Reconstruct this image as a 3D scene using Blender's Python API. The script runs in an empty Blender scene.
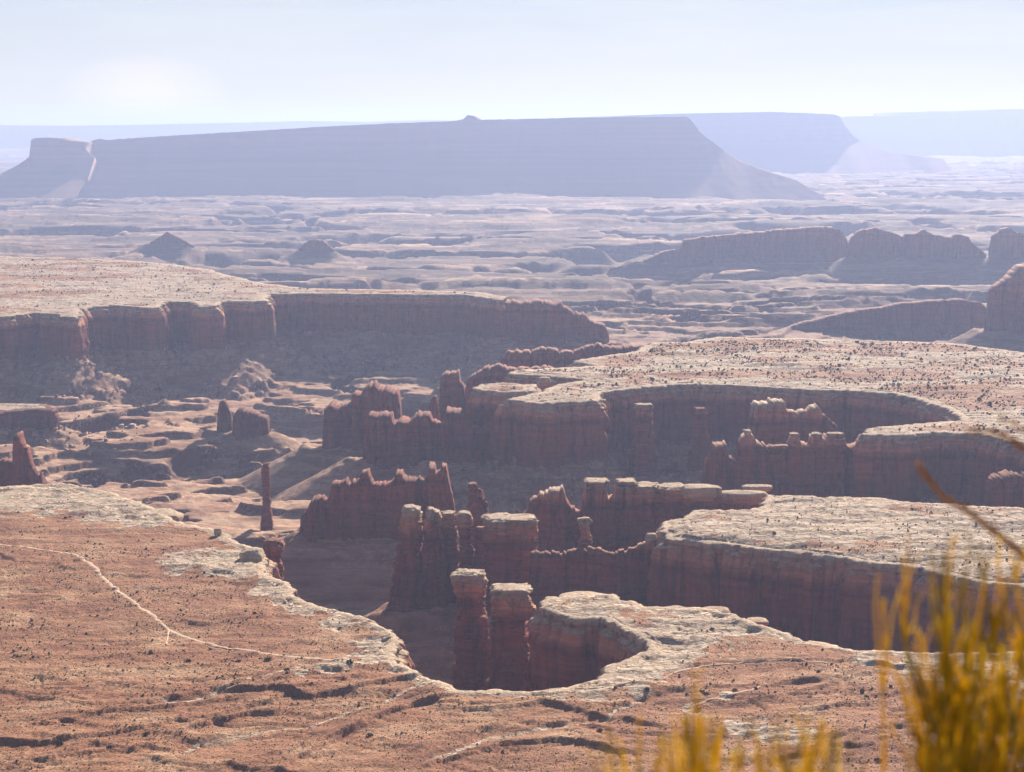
import bpy, math, random
import numpy as np
from mathutils import Vector

rng = np.random.default_rng(7)
random.seed(7)
# ------------------------------------------------------------------ camera maths
H, F, CX, CY = 370.0, 1900.0, 512.0, 386.0
TH = math.atan(264 / F)
CT, ST = math.cos(TH), math.sin(TH)

def ray(u, v):
    a = (u - CX) / F; b = (CY - v) / F
    return a, CT + b * ST, -ST + b * CT

def P(u, v, z=0.0):                       # photo point on the level z
    a, dy, dz = ray(u, v); t = (z - H) / dz
    return (a * t, dy * t)

def Q(u, v, D):                           # photo point at the distance D
    a, dy, dz = ray(u, v); t = D / dy
    return (a * t, D, H + dz * t)

def PP(pts, z=0.0):
    return np.array([P(u, v, z) for u, v in pts])

# ------------------------------------------------------------------ noise
def _h(i):
    i = (i ^ (i >> 15)) * np.uint32(0x2c1b3c6d)
    i = (i ^ (i >> 12)) * np.uint32(0x297a2d39)
    return i ^ (i >> 15)

def _l(ix, iy, iz, s):
    k = ix.astype(np.int64).astype(np.uint32) * np.uint32(374761393) + iy.astype(np.int64).astype(np.uint32) * np.uint32(668265263) \
        + iz.astype(np.int64).astype(np.uint32) * np.uint32(2147483647) + np.uint32((s * 1013904223) & 0xffffffff)
    return _h(k).astype(np.float32) * np.float32(2 / 4294967295.0) - 1

def n2(x, y, s=0):
    fx = np.floor(x); fy = np.floor(y); tx = (x - fx).astype(np.float32); ty = (y - fy).astype(np.float32)
    tx = tx * tx * (3 - 2 * tx); ty = ty * ty * (3 - 2 * ty)
    z = np.zeros_like(fx)
    a = _l(fx, fy, z, s); b = _l(fx + 1, fy, z, s); c = _l(fx, fy + 1, z, s); d = _l(fx + 1, fy + 1, z, s)
    return (a + (b - a) * tx) * (1 - ty) + (c + (d - c) * tx) * ty

def n3(x, y, z, s=0):
    fx = np.floor(x); fy = np.floor(y); fz = np.floor(z)
    tx = x - fx; ty = y - fy; tz = z - fz
    tx = tx * tx * (3 - 2 * tx); ty = ty * ty * (3 - 2 * ty); tz = tz * tz * (3 - 2 * tz)
    r = []
    for dz in (0, 1):
        a = _l(fx, fy, fz + dz, s); b = _l(fx + 1, fy, fz + dz, s); c = _l(fx, fy + 1, fz + dz, s); d = _l(fx + 1, fy + 1, fz + dz, s)
        r.append((a + (b - a) * tx) * (1 - ty) + (c + (d - c) * tx) * ty)
    return r[0] * (1 - tz) + r[1] * tz

def f2(x, y, s=0, o=4):
    r = 0; a = 1.0; t = 0; c, n = 0.8, 0.6
    for i in range(o):
        r = r + a * n2(x, y, s + i * 17); t += a; a *= .5
        x, y = (c * x - n * y) * 2.03 + 11.3, (n * x + c * y) * 2.03 + 5.7
    return r / t

def f3(x, y, z, s=0, o=3):
    r = 0; a = 1.0; t = 0
    for i in range(o):
        r = r + a * n3(x, y, z, s + i * 17); t += a; a *= .5
        x = x * 2.03 + 3.1; y = y * 2.03 + 7.7; z = z * 2.03 + 1.9
    return r / t

def sm(a, b, x):
    t = np.clip((x - a) / (b - a), 0, 1); return t * t * (3 - 2 * t)

def blk(x, y, z, cw, ch, s=0):            # blocky jointing: one value per cell, cells slightly warped
    wx = x + .35 * cw * n2(x / cw * .7, y / cw * .7, s + 1); wy = y + .35 * cw * n2(x / cw * .7, y / cw * .7, s + 2)
    gx = np.floor(wx / cw); gy = np.floor(wy / cw)
    off = _l(gx, gy, gx * 0, s + 3) * .5
    return _l(gx, gy, np.floor(z / ch + off), s)

def cols(sv, w, seed):                    # a row of rounded columns of uneven width with slots between them
    q = sv / w + .55 * n2(sv / (w * 1.9), sv * 0, seed); i = np.floor(q); t = q - i
    a = .5 + .5 * _l(i, i * 0, i * 0, seed + 1)
    return np.sqrt(np.clip(1 - (2 * t - 1) ** 2, 0, 1)) * (.35 + .65 * a)

def terr(q, sharp=.22):                   # terraces: flat treads, steep risers
    f = np.floor(q); r = q - f
    return f + sm(1 - sharp, 1, r) + .12 * r * (1 - sm(1 - sharp, 1, r))

def warp(x, y):
    wx = 8 * f2(x / 60, y / 60, 3, 2) + 2.2 * n2(x / 13, y / 13, 5) + .8 * n2(x / 5, y / 5, 6)
    wy = 10 * f2(x / 60, y / 60, 9, 2) + 2.8 * n2(x / 13, y / 13, 7) + 1.0 * n2(x / 5, y / 5, 8)
    return wx, wy

# ------------------------------------------------------------------ plan outlines of the benches (level z)
NEAR = [(-330, 462), (-100, 476), (0, 486), (60, 482), (110, 492), (150, 508), (170, 519), (185, 524), (215, 530), (240, 545), (258, 552),
        (262, 572), (285, 590), (312, 604), (345, 614), (372, 624), (391, 634), (391, 655), (400, 668), (420, 680), (460, 688), (520, 691),
        (570, 688), (600, 681), (609, 671), (607, 665), (626, 659), (646, 648), (645, 641), (634, 633), (622, 625), (603, 618), (575, 618), (560, 614),
        (544, 607), (549, 598), (580, 594), (602, 594), (616, 603), (640, 609), (665, 608), (700, 608), (735, 616), (770, 630), (800, 640),
        (850, 650), (900, 651), (960, 653), (1024, 655), (1150, 652), (1400, 640)]
MID = [(660, 531), (672, 538), (700, 541), (740, 545), (790, 549), (840, 556), (900, 563), (950, 573), (985, 581), (1024, 585), (1150, 600),
       (1400, 615), (1400, 520), (1150, 515), (1024, 508), (960, 505), (900, 502), (840, 497), (800, 494), (768, 494), (764, 506), (730, 510), (692, 512), (690, 518), (664, 522)]
PLAT = [(510, 399), (540, 403), (566, 401), (597, 400), (600, 391), (640, 386), (700, 383), (760, 385), (820, 389), (870, 391), (902, 393),
        (930, 401), (950, 408), (968, 416), (958, 421), (925, 424), (869, 428), (867, 434), (900, 434), (945, 431), (985, 432), (1015, 440),
        (1060, 452), (1120, 465), (1400, 490), (1400, 362), (1150, 358), (1024, 353), (962, 344), (900, 341), (840, 339), (771, 338), (720, 337),
        (690, 342), (655, 342), (640, 350), (575, 360), (600, 366), (520, 370), (512, 373), (560, 376), (596, 379), (560, 384), (550, 391), (530, 394)]
LEFT = [(-330, 332), (-100, 322), (0, 316), (34, 312), (60, 313), (72, 317), (77, 308), (111, 304), (152, 307), (162, 301), (195, 301),
        (201, 306), (213, 305), (219, 301), (262, 300), (266, 293), (340, 293), (440, 294), (470, 294), (498, 299), (503, 296), (480, 292),
        (400, 290), (300, 288), (262, 283), (225, 275), (200, 268), (150, 262), (100, 259), (0, 256), (-330, 250)]
CAP2 = [(476, 388), (500, 391), (532, 390), (535, 384), (505, 382), (480, 384)]
STEP1 = [(-60, 424), (0, 412), (25, 410), (50, 411), (56, 409), (45, 404), (0, 403), (-60, 402)]
BENCH = []   # (name, polygon, ztop, zwall)
nearw = np.vstack([PP(NEAR), [[900, 500], [-900, 500]]])
BENCH.append(('near', nearw, 0.0, -92.0))
BENCH.append(('mid', PP(MID), 0.0, -92.0))
BENCH.append(('plat', PP(PLAT), 0.0, -92.0))
BENCH.append(('west', PP(LEFT), 0.0, -92.0))
BENCH.append(('shelf', PP(CAP2), 0.0, -92.0))
BENCH.append(('low', PP(STEP1, -96), -96.0, -140.0))

def sdf(x, y, poly):
    d2 = np.full(x.shape, 1e18); ins = np.zeros(x.shape, bool); n = len(poly)
    for i in range(n):
        ax, ay = poly[i]; bx, by = poly[(i + 1) % n]
        ex, ey = bx - ax, by - ay
        px = x - ax; py = y - ay
        t = np.clip((px * ex + py * ey) / (ex * ex + ey * ey), 0, 1)
        qx = px - t * ex; qy = py - t * ey
        d2 = np.minimum(d2, qx * qx + qy * qy)
        if ay != by:
            c = ((ay > y) != (by > y)) & (px < ex * py / ey)
            ins ^= c
    d = np.sqrt(d2)
    return np.where(ins, d, -d)

def segd(x, y, pts):
    d2 = np.full(x.shape, 1e18)
    for (ax, ay), (bx, by) in zip(pts[:-1], pts[1:]):
        ex, ey = bx - ax, by - ay
        px = x - ax; py = y - ay
        t = np.clip((px * ex + py * ey) / (ex * ex + ey * ey + 1e-9), 0, 1)
        d2 = np.minimum(d2, (px - t * ex) ** 2 + (py - t * ey) ** 2)
    return np.sqrt(d2)

# ------------------------------------------------------------------ silhouettes of the free-standing rock walls and buttes
# name, category, label, [(u, v)...], distance, thickness, base z, capped, top of its talus skirt
FINS = [
 ('rock_fin', 'rock fin', 'dark jagged rock wall with rising pinnacles just beyond the four close pale capped pillars',
  [(296, 520), (306, 503), (310, 497), (327, 496), (329, 481), (345, 478), (348, 482), (357, 480), (359, 471), (367, 471), (370, 481), (377, 484),
   (392, 480), (395, 470), (400, 470), (403, 477), (417, 478), (426, 477), (428, 466), (433, 465), (435, 473), (440, 473), (441, 464), (446, 465), (448, 480), (452, 497), (455, 515)], 2100, 30, -120, 0, -88),
 ('rock_fin', 'rock fin', 'broken dark lump of a rock wall joined to the three flat white capped pillars',
  [(520, 520), (528, 508), (531, 498), (539, 497), (541, 492), (549, 491), (551, 487), (564, 487), (567, 497), (572, 506), (582, 509), (584, 499), (587, 484),
   (607, 484), (609, 496), (616, 494), (617, 484), (636, 484), (637, 488), (661, 488), (663, 491), (690, 491), (692, 495), (722, 498), (765, 499), (772, 505)], 1960, 26, -120, 1, -80),
 ('mesa', 'mesa', 'dark stepped butte standing clear before the lit canyon floor past the jagged wall',
  [(319, 452), (321, 440), (323, 408), (330, 404), (340, 406), (350, 402), (352, 391), (360, 393), (367, 384), (374, 383), (378, 389), (386, 388), (393, 391), (397, 390), (400, 410), (402, 440)], 2850, 60, -150, 0, -118),
 ('rock_fin', 'rock fin', 'long dark red wall of blunt towers from the stepped butte to the plateau corner',
  [(360, 470), (363, 440), (366, 416), (370, 412), (391, 412), (393, 421), (401, 418), (410, 420), (418, 412), (429, 414), (432, 420), (440, 424), (446, 409), (460, 410),
   (470, 424), (480, 428), (488, 424), (498, 415), (508, 412), (520, 402)], 2600, 46, -130, 0, -92),
 ('rock_spire', 'rock spire', 'small thin dark spire poking up between the stepped butte and the tall blunt tower',
  [(428, 424), (430, 400), (432, 396), (436, 396), (438, 404), (439, 424)], 2750, 12, -120, 0, None),
 ('butte', 'butte', 'tall blunt dark tower of rock rising highest behind the long wall',
  [(438, 420), (440, 376), (443, 373), (451, 371), (459, 371), (461, 380), (464, 386), (466, 420)], 2900, 40, -130, 0, -95),
 ('rock_fin', 'rock fin', 'crumbling dark ridge between the tall blunt tower and the little white capped shelf',
  [(464, 392), (468, 378), (478, 371), (488, 366), (500, 364), (507, 368), (525, 368), (545, 366), (560, 370), (590, 378)], 2960, 40, -120, 0, None),
 ('rock_fin', 'rock fin', 'low dark serrated ridge along the far edge of the shrub dotted plateau',
  [(500, 362), (507, 351), (515, 350), (530, 351), (540, 348), (552, 348), (558, 351), (575, 350), (590, 345), (600, 344), (612, 348), (630, 346), (650, 345), (680, 347), (720, 348)], 3180, 40, -100, 0, None),
 ('rock_fin', 'rock fin', 'ragged purple wall of white capped pinnacles before the big plateau cliff',
  [(702, 500), (708, 462), (712, 456), (716, 445), (728, 443), (731, 456), (738, 458), (744, 437), (749, 432), (756, 433), (760, 443), (770, 446), (778, 447), (790, 448),
   (795, 435), (801, 434), (803, 443), (814, 444), (816, 435), (825, 435), (829, 437), (846, 435), (849, 443), (857, 446), (864, 437), (872, 433), (880, 433)], 2300, 34, -130, 1, -92),
 ('rock_fin', 'rock fin', 'faint white topped buttress jutting from the big plateau cliff behind the ragged pinnacles',
  [(750, 425), (754, 404), (757, 401), (770, 401), (772, 399), (785, 399), (788, 408), (800, 412), (812, 408), (820, 404), (823, 410), (840, 425)], 2520, 34, -120, 1, None),
 ('butte', 'butte', 'thin dark slab butte beside a broader block on the lit canyon floor',
  [(213, 440), (215, 410), (217, 402), (222, 400), (225, 407), (228, 412), (230, 440)], 3100, 22, -170, 0, -135),
 ('butte', 'butte', 'broad dark block butte beside a thin slab on the lit canyon floor',
  [(229, 446), (231, 414), (234, 409), (240, 408), (252, 411), (262, 416), (266, 418), (268, 446)], 3080, 40, -170, 0, -135),
 ('butte', 'butte', 'dark tapering butte with a thin balanced spike rising behind the pale speckled bench rim',
  [(-30, 488), (-8, 462), (0, 458), (8, 461), (9, 434), (15, 432), (17, 441), (22, 446), (24, 456), (27, 466), (31, 472), (32, 474), (35, 473), (37, 484), (39, 492)], 2400, 26, -150, 0, -110),
 ('mesa', 'mesa', 'dark broken topped mesa at the end of the long pale topped cliff',
  [(494, 330), (498, 306), (503, 302), (511, 300), (520, 302), (538, 300), (550, 301), (556, 304), (561, 301), (566, 307), (575, 312), (584, 313), (590, 320), (606, 324), (610, 338)], 4040, 70, -130, 0, -95),
 ('mesa', 'mesa', 'hazy flat blue grey mesa with a blunt cliff alone on the middle distance plain',
  [(610, 268), (640, 262), (662, 252), (680, 248), (683, 240), (700, 237), (735, 234), (775, 230), (810, 227), (832, 227), (842, 232), (848, 246), (856, 254)], 7050, 90, -190, 0, -140),
 ('butte', 'butte', 'hazy round topped butte next to the flat blue grey mesa',
  [(846, 252), (851, 238), (858, 231), (875, 228), (890, 232), (902, 237), (906, 252)], 6800, 60, -190, 0, -104),
 ('butte', 'butte', 'hazy low butte with a small peak between two other hazy buttes',
  [(900, 252), (905, 234), (915, 234), (922, 230), (930, 234), (950, 238), (955, 234), (965, 236), (975, 246), (985, 254)], 6750, 60, -190, 0, -104),
 ('butte', 'butte', 'hazy two humped butte in line with the buttes past the flat blue grey mesa',
  [(988, 248), (992, 236), (1000, 229), (1008, 228), (1014, 232), (1030, 234), (1060, 248)], 6700, 60, -190, 0, -100),
 ('mesa', 'mesa', 'dark blue mesa cliff with rising broken top beyond the shrub dotted plateau',
  [(988, 318), (990, 306), (992, 290), (998, 284), (1008, 279), (1014, 271), (1020, 266), (1034, 263), (1060, 258), (1130, 262), (1200, 300)], 4500, 90, -190, 0, -120),
 ('mesa', 'mesa', 'long low blue shadowed mesa sloping up towards the broken dark cliff beyond the plateau',
  [(770, 342), (782, 330), (800, 323), (830, 316), (850, 311), (880, 307), (900, 303), (940, 300), (960, 299), (980, 302), (990, 312)], 4750, 60, -190, 0, -150),
 ('butte', 'butte', 'tiny hazy mound butte with a pointed top on the plain below the big far mesa',
  [(148, 245), (156, 239), (164, 235), (168, 231), (173, 234), (184, 240), (194, 245)], 7900, 50, -200, 0, -128),
 ('butte', 'butte', 'tiny hazy flat topped mound on the plain below the big far mesa',
  [(298, 250), (305, 243), (312, 240), (322, 240), (330, 246), (334, 250)], 7500, 50, -200, 0, -132),
 ('butte', 'butte', 'small shadowed butte with a pale fringe below the shrub covered far bench end',
  [(990, 512), (996, 492), (999, 479), (1008, 476), (1020, 474), (1045, 474), (1060, 490)], 2120, 30, -130, 1, None),
]

SKIRT = []
for nm, cat, lab, sil, D, T, zb, cap, sk in FINS:
    if sk is not None:
        a = Q(sil[1][0], 400, D); b = Q(sil[-2][0], 400, D)
        SKIRT.append(([(a[0], D), (b[0], D)], sk, T * .5))

# towers: rows (v, uL, uR), distance
TOWERS = [
 ('tower_a', 1545, [(572, 454, 482), (590, 456, 483), (600, 457, 483), (640, 454, 486), (700, 450, 490), (760, 446, 495)]),
 ('tower_b', 1495, [(587, 492, 527), (605, 494, 526), (620, 492, 526), (660, 489, 530), (720, 484, 535), (780, 480, 540)]),
 ('g1', 1800, [(508, 401, 418), (520, 399, 419), (550, 394, 420), (610, 386, 424), (650, 382, 428)]),
 ('g2', 1795, [(511, 425, 438), (525, 423, 440), (550, 421, 443), (610, 420, 447), (650, 417, 450)]),
 ('g3', 1812, [(514, 440, 453), (530, 439, 455), (560, 438, 458), (620, 436, 462), (650, 434, 465)]),
 ('g4', 1806, [(514, 459, 469), (528, 458, 470), (545, 460, 472), (600, 456, 478), (650, 450, 480)]),
 ('g5', 1780, [(517, 484, 537), (532, 484, 537), (560, 482, 539), (600, 480, 541), (650, 476, 545)]),
 ('h', 1752, [(520, 581, 592), (528, 582, 591), (545, 580, 594), (600, 572, 602), (640, 566, 608)]),
 ('f', 2000, [(483, 468, 476), (488, 468, 479), (497, 468, 484), (515, 467, 487), (560, 464, 492), (600, 460, 496)]),
 ('totem', 2350, [(464, 259, 265), (468, 258, 266), (490, 258, 266), (515, 257, 267), (530, 255, 269), (560, 250, 272)]),
 ('near', 1720, [(540, 260, 277), (552, 260, 277), (560, 262, 276), (600, 258, 280), (660, 252, 286)]),
 ('pin2', 1800, [(528, 476, 483), (532, 476, 483), (560, 474, 485), (620, 472, 488)]),
 ('wallp', 2530, [(406, 636, 653), (412, 637, 653), (440, 634, 656), (480, 630, 660)]),
 ('wallq', 2560, [(408, 696, 708), (414, 697, 708), (440, 694, 712), (480, 690, 716)]),
 ('pin', 1530, [(617, 479, 487), (624, 480, 487), (640, 479, 489), (700, 474, 494), (760, 470, 500)]),
]
for nm, D, rows in TOWERS:
    u = (rows[-1][1] + rows[-1][2]) / 2; w = (rows[-1][2] - rows[-1][1]) / 2 / F * D
    x = (u - CX) / F * D
    SKIRT.append(([(x, D), (x + .1, D)], -150 if nm == 'totem' else (-96 if nm[0] == 'g' else -100), w))

# ------------------------------------------------------------------ ground shape
SCARPS = [  # little ledges of the near bench: photo line, height, width
 ([(-60, 744), (0, 742), (47, 741), (78, 736), (125, 728), (160, 722)], 2.6, 12),
 ([(255, 690), (274, 689), (313, 696), (344, 692), (375, 683), (402, 679)], 2.8, 14),
 ([(289, 766), (313, 749), (340, 736), (375, 716), (400, 707), (430, 699)], 2.8, 12),
 ([(98, 711), (140, 708), (176, 705), (215, 700)], 2.2, 9),
 ([(-30, 554), (0, 554), (20, 562), (60, 566), (82, 560)], 1.8, 18),
 ([(78, 590), (120, 588), (164, 587)], 1.0, 8),
 ([(700, 664), (719, 661), (778, 660), (829, 662), (870, 664)], 1.5, 8),
 ([(195, 727), (225, 716), (250, 712)], 2.8, 9),
 ([(560, 682), (620, 683), (650, 689), (700, 693)], 1.6, 8),
 ([(480, 706), (540, 703), (600, 712), (640, 722)], 2.2, 10),
 ([(440, 760), (500, 742), (560, 738), (610, 748)], 2.6, 12),
 ([(-40, 690), (20, 694), (70, 700)], 1.6, 12),
]
_r = np.random.default_rng(21)
for _k in range(34):
    u0 = _r.uniform(-60, 860); v0 = _r.uniform(694, 775) if _k < 28 else _r.uniform(560, 690)
    if _k >= 28: u0 = _r.uniform(-60, 200)
    n_ = _r.integers(6, 15); uu = u0; vv = v0; L_ = []; sl = _r.uniform(-.32, .12)
    for _i in range(n_):
        L_.append((uu, vv)); uu += _r.uniform(12, 26); vv += sl * 18 + _r.normal() * 2.2
    SCARPS.append((L_, _r.uniform(.8, 1.7), _r.uniform(5, 11)))
SCARPW = [(np.array([P(u, v) for u, v in pts]), h, w) for pts, h, w in SCARPS]
GULLY = [  # dry washes
 ([(313, 664), (270, 674), (235, 684), (195, 697), (150, 700)], 1.6, 6),
 ([(420, 682), (400, 690), (360, 706), (300, 726), (230, 732), (180, 745)], 1.8, 7),
 ([(640, 700), (600, 716), (560, 722), (500, 730), (430, 760)], 1.8, 7),
]
GULLYW = [(np.array([P(u, v) for u, v in pts]), h, w) for pts, h, w in GULLY]
PALE = [(0, 495, 60), (60, 492, 60), (110, 503, 50), (150, 516, 35), (190, 560, 24), (215, 560, 28), (240, 568, 24), (265, 588, 18), (300, 608, 14), (340, 622, 14), (375, 642, 17), (370, 655, 14),
        (345, 663, 9), (325, 670, 8), (300, 676, 6), (590, 690, 14), (560, 696, 8), (620, 672, 34), (650, 650, 40), (680, 630, 38), (600, 608, 30), (700, 616, 26), (740, 728, 10), (770, 731, 12), (800, 734, 11),
        (690, 707, 7), (725, 698, 6), (870, 660, 16), (930, 664, 24), (1000, 668, 30), (1080, 668, 40), (740, 626, 18)]
PALEW = [(P(u, v), r) for u, v, r in PALE]

def lip(pts, x, y):
    """signed profile of a ledge facing the viewer"""
    best = np.full(x.shape, 1e9); side = np.zeros(x.shape)
    for (ax, ay), (bx, by) in zip(pts[:-1], pts[1:]):
        ex, ey = bx - ax, by - ay
        px = x - ax; py = y - ay
        t = np.clip((px * ex + py * ey) / (ex * ex + ey * ey), 0, 1)
        d = np.hypot(px - t * ex, py - t * ey)
        s = (ex * py - ey * px) / math.hypot(ex, ey)
        m = d < best
        best = np.where(m, d, best); side = np.where(m, s, side)
    L = np.hypot(*(pts[-1] - pts[0]))
    return best, side

def top_relief(x, y, d, which):
    """height above the bench level, and the mask of bare pale rock"""
    r = f2(x / 70, y / 70, 21, 4) * (2.2 if which == 'near' else 3.0)
    r = r - .3
    led = terr(f2(x / 85 + .3 * n2(x / 20, y / 9, 4), y / 19, 31, 5) * 3.4, .10) * (1.35 if which in ('mid', 'near') else 1.2)
    e = sm(0, 14, d)
    wid = 22 + 24 * f2(x / 90, y / 60, 41, 3)
    if which == 'near':
        pale = 1 - sm(wid * .25, wid * .6, d + 5 * n2(x / 5, y / 5, 2))
        pale = pale * .9
        for (cx, cy), rad in PALEW:
            dd = np.hypot(x - cx, (y - cy) * .55)
            k = dd < rad * 2
            if k.any():
                pale = np.where(k, np.maximum(pale, 1 - sm(rad * .55, rad * 1.15, dd + rad * .6 * f2(x / 12, y / 12, 45, 2))), pale)
        rough = sm(-20, 60, 1215 - y) * (1 - .4 * sm(0, 200, x)) + .25
        r = r + rough * (.9 * (1 - np.abs(f2((x + .8 * y) / 110, (y - .3 * x) / 34, 51, 4)) * 2.2) + .35 * f2(x / 18, y / 9, 52, 3)) - rough * 1.5
        r = r + .22 * f2(x / 5, y / 5, 53, 2)
        cr = np.abs(f2((x + .7 * y) / 130 + .2 * n2(x / 30, y / 30, 56), (y - .25 * x) / 70, 54, 4)); cr2 = np.abs(f2((x + .4 * y) / 60, (y - .3 * x) / 34, 55, 4))
        lowp = .35 + .65 * sm(1330, 1220, y)
        ch = np.exp(-(cr / .028) ** 2) + .5 * np.exp(-(cr2 / .035) ** 2)
        r = r - 1.1 * lowp * ch * sm(15, 40, d)
        pale = np.maximum(pale, .42 * lowp * np.exp(-(cr / .012) ** 2) * sm(15, 40, d))
    else:
        base = f2(x / 140, y / 90, 43, 4)
        lo = -.16 if which == 'mid' else -.02
        pale = sm(lo - .12, lo + .12, base + .35 * f2(x / 22, y / 10, 44, 3))
        pale = np.maximum(pale, 1 - sm(8, 22, d))
        pale = np.maximum(pale, .34 + .12 * f2(x / 40, y / 15, 46, 3))
    k1 = .35 + .65 * pale
    z = r * e + led * k1 * sm(1, 7, d)
    if which == 'mid':
        z = z + e * 3.0 * sm(0, 30, d)
    if which == 'near':
        for pts, h, w in SCARPW:
            m = (x > pts[:, 0].min() - 90) & (x < pts[:, 0].max() + 90) & (y > pts[:, 1].min() - 90) & (y < pts[:, 1].max() + 90)
            if m.any():
                xx = x[m] + 3 * n2(x[m] / 14, y[m] / 14, 61); yy = y[m] + 6 * f2(x[m] / 18, y[m] / 18, 62, 4)
                b, s = lip(pts, xx, yy)
                endf = 1 - sm(8, 26, b - np.abs(s))
                z[m] += h * np.where(s > 0, np.exp(-s / (w * 1.5)), np.exp(s / .9)) * endf * (.95 + .3 * n2(x[m] / 22, y[m] / 22, 63))
        for pts, h, w in GULLYW:
            m = (x > pts[:, 0].min() - 40) & (x < pts[:, 0].max() + 40) & (y > pts[:, 1].min() - 40) & (y < pts[:, 1].max() + 40)
            if m.any():
                xx = x[m] + 5 * n2(x[m] / 18, y[m] / 18, 66); yy = y[m] + 5 * n2(x[m] / 18, y[m] / 18, 67)
                b = segd(xx, yy, pts)
                z[m] -= h * np.exp(-(b / w) ** 2)
                pale[m] = np.maximum(pale[m], .75 * np.exp(-(b / 2.2) ** 2))
    return z, pale

def floor_h(x, y):
    far = sm(4300, 8000, y)
    sc = 190 + 420 * far
    wx = f2(x / 300, y / 300, 71, 2) * 80; wy = f2(x / 300, y / 300, 72, 2) * 80
    n = f2((x + wx) / (sc * (1.5 + 1.3 * far)), (y + wy) / (sc * .8), 73, 6)
    amp = 44 - 4 * far
    lv = 4.5
    q = n * lv + .35
    z = terr(q, .16) / lv * amp
    z = z + 4 * (1 - .8 * far) * f2(x / 30, y / 30, 75, 3) + far * 9 * terr(f2(x / 420, y / 150, 76, 5) * 3, .12)
    # winding side canyons cut below the plain
    c = np.abs(f2((x + wx * 2) / (sc * 2.2 * (1 + .8 * far)), (y + wy * 2) / (sc * 1.5), 77, 5))
    z = z - (1 - sm(.03, .11, c)) * (30 + 34 * far)
    z = -152 + z - 12 * far
    # climb towards the foot of the great mesas
    return z

def ground(x, y):
    x = np.asarray(x, float); y = np.asarray(y, float)
    z = floor_h(x, y)
    pale = np.zeros(x.shape); bench = np.zeros(x.shape); dist = np.full(x.shape, -999.0)
    wx, wy = warp(x, y)
    X = x + wx; Y = y + wy
    n1 = f2(x / 24, y / 24, 81, 4)
    for nm, poly, zt, zw in BENCH:
        m = (X > poly[:, 0].min() - 260) & (X < poly[:, 0].max() + 260) & (Y > poly[:, 1].min() - 260) & (Y < poly[:, 1].max() + 260)
        if not m.any(): continue
        xs, ys = X[m], Y[m]
        d = sdf(xs, ys, poly)
        mg = .0028 * y[m]
        zz = z[m]
        # talus apron under the cliff
        ap = np.clip(-d, 0, None)
        tal = (zw + 16) - ap * (.52 + .1 * n1[m]) + 9 * n1[m] * np.exp(-ap / 90) + 5 * np.abs(n2(x[m] / 11, y[m] / 30, 83))
        tal = tal + 7 * (np.abs(f2(x[m] / 38, y[m] / 38, 84, 4)) - .2) * sm(4, 40, ap)
        zz = np.maximum(zz, tal)
        inside = d > mg
        if inside.any():
            rz, pl = top_relief(x[m][inside], y[m][inside], d[inside], nm)
            zz[inside] = zt + rz
            pm = pale[m]; pm[inside] = pl; pale[m] = pm
            bm = bench[m]; bm[inside] = 1; bench[m] = bm
        z[m] = zz
        dm = dist[m]; dist[m] = np.maximum(dm, d)
    for pts, sk, w in SKIRT:
        x0 = min(p[0] for p in pts) - 200; x1 = max(p[0] for p in pts) + 200; y0 = pts[0][1]
        m = (x > x0) & (x < x1) & (y > y0 - 200) & (y < y0 + 200) & (bench < .5)
        if not m.any(): continue
        d = np.clip(segd(x[m], y[m], pts) - w, 0, None)
        tal = sk - d * (.55 + .1 * n1[m]) + 7 * n1[m]
        z[m] = np.maximum(z[m], tal)
    # slope up to the viewpoint cliff
    k = y < 760
    z = np.where(k, np.maximum(z, (760 - y) * .28), z)
    return z, pale, bench, dist

# ------------------------------------------------------------------ mesh helpers
SC = bpy.context.scene
COL = SC.collection
def mesh_np(name, V, Fq, mat, attrs=None, smooth=False):
    me = bpy.data.meshes.new(name)
    V = np.ascontiguousarray(V, np.float32); Fq = np.ascontiguousarray(Fq, np.int32)
    n, k = Fq.shape
    me.vertices.add(len(V)); me.vertices.foreach_set('co', V.ravel())
    me.loops.add(n * k); me.loops.foreach_set('vertex_index', Fq.ravel())
    me.polygons.add(n); me.polygons.foreach_set('loop_start', np.arange(n, dtype=np.int32) * k)
    me.polygons.foreach_set('loop_total', np.full(n, k, np.int32))
    me.update(calc_edges=True)
    if smooth: me.polygons.foreach_set('use_smooth', np.ones(n, bool))
    for a, vals in (attrs or {}).items():
        at = me.attributes.new(a, 'FLOAT', 'POINT'); at.data.foreach_set('value', np.ascontiguousarray(vals, np.float32))
    me.materials.append(mat)
    return me

def link(name, me, parent=None, kind=None):
    o = bpy.data.objects.new(name, me); COL.objects.link(o)
    if parent: o.parent = parent
    if kind: o['kind'] = kind
    return o

def tag(o, label, cat, group=None):
    o['label'] = label; o['category'] = cat
    if group: o['group'] = group
    return o

def gridfaces(nr, nc, close=False):
    i = np.arange(nr - 1)[:, None] * nc; j = np.arange(nc if close else nc - 1)[None, :]
    a = i + j; b = i + (j + 1) % nc
    return np.stack([a, b, b + nc, a + nc], -1).reshape(-1, 4)

def empty(name, loc):
    o = bpy.data.objects.new(name, None); COL.objects.link(o); o.location = loc; o.empty_display_size = 5
    return o

# ------------------------------------------------------------------ materials
def M(name, rough=.95):
    m = bpy.data.materials.new(name); m.use_nodes = True
    nt = m.node_tree; b = nt.nodes['Principled BSDF']
    b.inputs['Roughness'].default_value = rough
    b.inputs['Specular IOR Level'].default_value = .15
    return m, nt, b

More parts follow.
